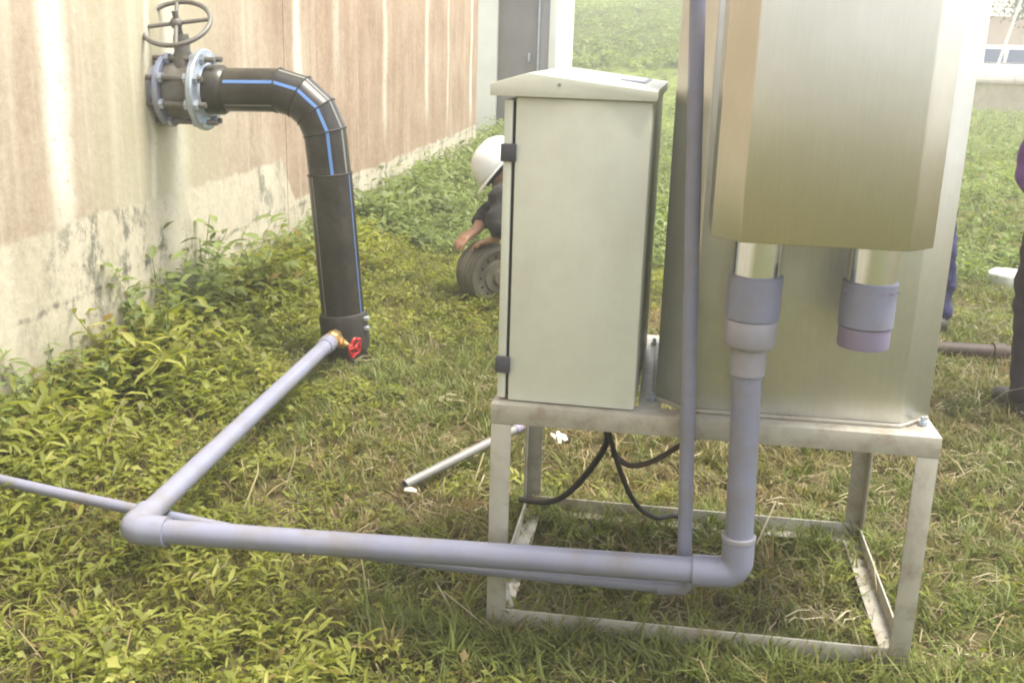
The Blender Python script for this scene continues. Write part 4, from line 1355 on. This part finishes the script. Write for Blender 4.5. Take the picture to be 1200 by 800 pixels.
def scatter(name, temps, xy, scale, tint, mat, label, cat, tilt=0.2, kind='stuff', zoff=0.0):
    n_ = len(xy)
    which = rng.integers(0, len(temps), n_)
    AV, AF, AT = [], [], []
    k = 0
    zz = gz(xy[:, 0], xy[:, 1]) + zoff
    for t, (v, f, tn) in enumerate(temps):
        idx = np.where(which == t)[0]
        if not len(idx):
            continue
        m_ = len(idx)
        a = rng.uniform(0, 2 * np.pi, m_)
        ca, sa = np.cos(a), np.sin(a)
        tx, ty = rng.normal(0, tilt, m_), rng.normal(0, tilt, m_)
        s = scale[idx]
        X = v[None, :, 0] * ca[:, None] - v[None, :, 1] * sa[:, None]
        Y = v[None, :, 0] * sa[:, None] + v[None, :, 1] * ca[:, None]
        Z = np.repeat(v[None, :, 2], m_, 0)
        X2 = X + Z * tx[:, None]
        Y2 = Y + Z * ty[:, None]
        P = np.stack([X2 * s[:, None] + xy[idx, 0][:, None], Y2 * s[:, None] + xy[idx, 1][:, None], Z * s[:, None] + zz[idx][:, None]], 2)
        AV.append(P.reshape(-1, 3))
        AF.append((f[None] + (np.arange(m_) * len(v))[:, None, None] + k).reshape(-1, 3))
        AT.append((tint[idx][:, None] + tn[None]).ravel())
        k += m_ * len(v)
    V_, F_, T2 = np.concatenate(AV), np.concatenate(AF), np.clip(np.concatenate(AT), 0, 1)
    me_ = bpy.data.meshes.new(name)
    me_.vertices.add(len(V_))
    me_.vertices.foreach_set('co', V_.astype(np.float32).ravel())
    me_.loops.add(len(F_) * 3)
    me_.loops.foreach_set('vertex_index', F_.astype(np.int32).ravel())
    me_.polygons.add(len(F_))
    me_.polygons.foreach_set('loop_start', np.arange(0, len(F_) * 3, 3, dtype=np.int32))
    me_.update(calc_edges=True)
    at = me_.attributes.new('tint', 'FLOAT', 'POINT')
    at.data.foreach_set('value', T2.astype(np.float32))
    me_.materials.append(M[mat])
    o = bpy.data.objects.new(name, me_)
    COL.objects.link(o)
    tag(o, label, cat, kind=kind)
    return o


rg = np.random.default_rng(3)
weeds = [weed_template(rg, n_, h, l) for n_, h, l in ((12, 0.07, 0.028), (14, 0.09, 0.033), (10, 0.055, 0.026), (15, 0.10, 0.032), (9, 0.045, 0.024), (13, 0.08, 0.036))]
NARROW = np.array([(0, 0, 0), (0.5, 0, 0.02), (1, 0, -0.2), (0.3, 0.10, 0.05), (0.7, 0.08, 0.0), (0.3, -0.10, 0.05), (0.7, -0.08, 0.0)])
_ov = OVAL
OVAL = NARROW
weeds += [weed_template(rg, n_, h, l, False) for n_, h, l in ((14, 0.08, 0.05), (12, 0.06, 0.042), (16, 0.11, 0.05))]
OVAL = _ov
tall = [weed_template(rg, 16, 0.26, 0.05, False) for _ in range(4)]
tufts = [tuft_template(rg, 16, l, 0.0042) for l in (0.07, 0.09, 0.11, 0.06)]
straws = [straw_template(rg, 12, l, 0.0024) for l in (0.06, 0.08, 0.12)]
big = [tuft_template(rg, 12, l, 0.012, 1.2, 0.05) for l in (0.16, 0.2, 0.24)] + [weed_template(rg, 9, 0.13, 0.10) for _ in range(3)]


def pick(n_, x0, x1, y0, y1, dens):
    """rejection sample with density in [0, 1]"""
    xy = np.stack([rng.uniform(x0, x1, n_), rng.uniform(y0, y1, n_)], 1)
    xy = xy[xy[:, 0] > WX + 0.02]
    return xy[rng.uniform(0, 1, len(xy)) < dens(xy[:, 0], xy[:, 1])]


def leafy(x, y):
    """where broad-leaved weeds grow: thick left of the pipe run and up to the wall, patchy elsewhere"""
    nz = vnoise(x * 1.7 + 3, y * 1.7, 5) * 0.6 + vnoise(x * 4.5, y * 4.5, 6) * 0.4
    left_ = sstep(-x - 0.12 * (y - 2.0), 0.55, 1.15)
    back = sstep(y, 4.1, 5.2) * sstep(-x, -0.3, 0.7)
    front = sstep(2.12 - y, 0.0, 0.2) * sstep(-x, -0.4, 0.6)
    d = np.maximum(np.maximum(left_, back * 0.9), front * 0.8)
    return np.clip(d * (0.55 + 0.9 * (nz - 0.25)) + 0.22 * (nz > 0.55), 0, 1) * (0.12 + 0.88 * sstep(np.hypot(x + 1.24, y - 3.88), 0.16, 0.30))


def wallward(x):
    return 1 + 1.1 * sstep(-x, 1.35, 1.95)


# broad-leaved weeds
xy = pick(23000, -2.0, 2.6, 1.3, 6.2, leafy)
nzt = vnoise(xy[:, 0] * 2.2, xy[:, 1] * 2.2, 9)
sc_ = rng.uniform(0.45, 1.4, len(xy)) * (0.75 + 0.45 * leafy(xy[:, 0], xy[:, 1])) * wallward(xy[:, 0]) * 0.76
tn = np.clip(0.50 + 0.45 * (nzt - 0.5) + rng.normal(0, 0.18, len(xy)), 0.30, 1)
dead = rng.uniform(0, 1, len(xy)) < 0.05
tn[dead] = rng.uniform(0, 0.12, dead.sum())
scatter('leafy_weeds', weeds, xy, sc_, tn, 'weed', 'bright green leafy weeds covering the ground beside the wall', 'weeds')
# weeds farther along the wall
xy = pick(9000, -2.0, 2.0, 6.2, 15.5, lambda x, y: 0.35 + 0.65 * sstep(-x, 0.2, 1.4))
sc_ = rng.uniform(1.0, 1.8, len(xy)) * (1 + 0.8 * sstep(-xy[:, 0], 1.3, 1.95))
scatter('leafy_weeds', weeds, xy, sc_, np.clip(0.5 + rng.normal(0, 0.2, len(xy)), 0, 1), 'weed_cool', 'green weeds thickening along the foot of the far wall', 'weeds')
# taller plants against the wall
xy = np.stack([WX + 0.05 + np.abs(rng.normal(0, 0.08, 150)), rng.uniform(2.2, 11.5, 150)], 1)
sc_ = rng.uniform(0.6, 1.1, 150)
xy2 = np.stack([WX + 0.04 + np.abs(rng.normal(0, 0.07, 26)), rng.normal(4.15, 0.28, 26)], 1)
xy = np.concatenate([xy, xy2])
sc_ = np.concatenate([sc_, rng.uniform(1.0, 1.9, 26)])
scatter('wall_weeds', tall, xy, sc_, np.clip(0.5 + rng.normal(0, 0.2, len(xy)), 0, 1), 'weed_cool', 'taller dull green weeds climbing at the foot of the wall', 'weeds', tilt=0.12)
# short grass everywhere near
xy = pick(26000, -2.0, 3.2, 1.2, 6.5, lambda x, y: np.clip(0.85 - 0.45 * leafy(x, y) + 0.3 * (vnoise(x * 3, y * 3, 12) - 0.5), 0.05, 1))
dry = vnoise(xy[:, 0] * 1.4, xy[:, 1] * 1.4, 14) * 0.6 + vnoise(xy[:, 0] * 5, xy[:, 1] * 5, 15) * 0.4
scatter('short_grass', tufts, xy, rng.uniform(0.5, 1.1, len(xy)), np.clip(0.61 + 0.85 * (dry - 0.5) + rng.normal(0, 0.12, len(xy)), 0, 1), 'grass',
        'short trampled grass round and under the steel stand', 'grass', tilt=0.45)
xy = np.concatenate([np.stack([rng.uniform(-0.6, 0.8, 520), rng.normal(2.09, 0.05, 520)], 1), np.stack([rng.uniform(-0.4, 0.65, 300), rng.normal(2.76, 0.06, 300)], 1)])
scatter('stand_grass', tufts, xy, rng.uniform(0.7, 1.45, len(xy)), np.clip(0.7 + rng.normal(0, 0.2, len(xy)), 0, 1), 'grass',
        'longer grass growing up round the bottom rails of the stand', 'grass', tilt=0.3)
# straw litter
xy = pick(6500, -1.9, 3.2, 1.2, 6.5, lambda x, y: np.clip(0.75 - 0.7 * leafy(x, y) + 0.7 * (vnoise(x * 2.0, y * 2.0, 16) - 0.5), 0.04, 1))
scatter('straw_litter', straws, xy, rng.uniform(0.6, 1.25, len(xy)), np.clip(0.45 + rng.normal(0, 0.22, len(xy)), 0, 1), 'straw',
        'dry straw and dead leaves scattered over the ground', 'straw', tilt=0.25, zoff=0.012)
# a few long pale stalks
lng = [tuft_template(rg, 2, 0.34, 0.005, 1.6, 0.01) for _ in range(5)]
xy = pick(200, -1.9, 2.5, 1.5, 5.5, lambda x, y: np.full_like(x, 0.6))
scatter('long_stalks', lng, xy, rng.uniform(0.5, 1.0, len(xy)), np.clip(0.75 + rng.normal(0, 0.15, len(xy)), 0, 1), 'straw', 'single long pale grass stalks among the weeds', 'grass', tilt=0.3)


# far field
def fieldpts(n_, y0, y1):
    y = y0 * (y1 / y0) ** rng.uniform(0, 1, n_)
    x = rng.uniform(-0.62, 0.62, n_) * (y + 3) + 0.02 * y
    ok = ~((x < -1.4) & (y > 14.6) & (y < 18)) & (x > WX + 0.05) & ~((x > 5.0) & (y > 26.0))
    ok |= (y > 18.5) & (x < 4.5) & (x > -16)
    return np.stack([x, y], 1)[ok]


xy = fieldpts(17000, 6.3, 26.3)
tn = 0.5 + 0.7 * (vnoise(xy[:, 0] * 0.5, xy[:, 1] * 0.35, 21) - 0.5) + rng.normal(0, 0.16, len(xy))
scatter('field_grass', big, xy, rng.uniform(0.5, 1.0, len(xy)) * (0.7 + 0.025 * xy[:, 1]), np.clip(tn, 0, 1), 'far_grass', 'rough green field grass behind the tank and cabinet', 'grass', tilt=0.3)
xy = np.stack([rng.uniform(-9, 5.0, 9000), 26.3 * (60 / 26.3) ** rng.uniform(0, 1, 9000)], 1)
tn = 0.6 + 0.6 * (vnoise(xy[:, 0] * 0.3, xy[:, 1] * 0.2, 22) - 0.5) + rng.normal(0, 0.16, len(xy))
scatter('field_grass', big, xy, rng.uniform(1.2, 2.4, len(xy)), np.clip(tn, 0, 1), 'far_grass', 'sunlit grass bank rising beyond the white booth', 'grass', tilt=0.3)
# behind the camera, seen only as reflections in the steel
xy = np.stack([rng.uniform(-2.0, 5.0, 2600), rng.uniform(-7.0, 1.25, 2600)], 1)
scatter('field_grass', big, xy, rng.uniform(0.4, 0.8, len(xy)), np.clip(0.5 + rng.normal(0, 0.2, len(xy)), 0, 1), 'far_grass', 'rough grass in front of the stand where the photographer stands', 'grass', tilt=0.3)


# ------------------------------------------------------------------ tree behind the yard
def tree(x, y, h, rc, label, seed):
    rr = random.Random(seed)
    t = thing('tree', (x, y, 0), label, 'tree')
    mb = MB()
    mb.sweep(smooth_path([(x, y, -0.1), (x + 0.1, y, h * 0.3), (x - 0.05, y + 0.1, h * 0.6)], 5), [0.2 * (1 - 0.06 * i) for i in range(11)], n=10)
    for k in range(8):
        a = 2 * math.pi * k / 8 + rr.random()
        z0 = h * (0.35 + 0.03 * k)
        mb.sweep(smooth_path([(x, y, z0), (x + math.cos(a) * rc * 0.4, y + math.sin(a) * rc * 0.4, z0 + h * 0.15), (x + math.cos(a) * rc * 0.8, y + math.sin(a) * rc * 0.8, z0 + h * 0.22)], 4), [0.08 - 0.007 * i for i in range(9)], n=6)
    mb.build('trunk', 'bark', t, smooth=True)
    r2 = np.random.default_rng(seed)
    cl = r2.normal(0, 1, (90, 3))
    cl = cl / np.linalg.norm(cl, axis=1)[:, None] * (r2.uniform(0.25, 1, 90) ** 0.5)[:, None]
    cen = cl * np.array([rc, rc, h * 0.30]) + np.array([x, y, h * 0.68])
    parts = []
    for c in cen:
        tone = r2.uniform(0.2, 0.8)
        for j in range(45):
            B = basis(r2.uniform(0, 6.28), r2.uniform(-0.8, 0.8), r2.uniform(-0.6, 0.6))
            s = r2.uniform(0.10, 0.20)
            parts.append(((OVAL * s) @ B.T + c + r2.normal(0, 0.20, 3), OVAL_F, np.clip(tone + r2.uniform(-0.2, 0.2), 0, 1)))
    v, f, tt = merge(parts)
    me_ = bpy.data.meshes.new('crown')
    me_.from_pydata((v - np.array([x, y, 0])).tolist(), [], f.tolist())
    at = me_.attributes.new('tint', 'FLOAT', 'POINT')
    at.data.foreach_set('value', tt.astype(np.float32))
    me_.materials.append(M['tree_leaf'])
    o = bpy.data.objects.new('crown', me_)
    COL.objects.link(o)
    o.parent = t
    return t


tree(11.6, 37, 5.0, 2.2, 'leafy tree standing in front of the pale tan house', 5)
for k, (tx_, ty_, th_) in enumerate(((-3.5, -13, 5.8), (0.8, -15, 6.1), (4.6, -13.5, 5.6), (8.0, -16, 6.1))):  # unseen trees, added to darken what the tank reflects above the horizon
    tr_ = tree(tx_, ty_, th_, 2.5, ('unseen leafy tree added behind the camera, nearest the reservoir wall', 'unseen leafy tree added behind the camera, second from the reservoir wall', 'unseen leafy tree added behind the camera, second from the grey road', 'unseen leafy tree added behind the camera, nearest the grey road')[k], 20 + k)
    tr_['group'] = 'unseen trees added behind the camera'

# ------------------------------------------------------------------ thin haze added in place of lens veil, lifting dark tones
hz = MB().box(-320, 320, -220, 620, -1.5, 6.5).build('haze', 'soil')
hz.data.materials.clear()
hm_, n, out = new_mat('haze')
pvn = N(n, 'VolumePrincipled', Density=0.011, Anisotropy=0.0)
pvn.inputs['Color'].default_value = (0.97, 0.96, 0.90, 1)
n.links.new(pvn.outputs[0], out.inputs['Volume'])
hz.data.materials.append(hm_)
tag(hz, 'thin pale haze added over the whole yard to lift dark tones', 'haze', kind='stuff')
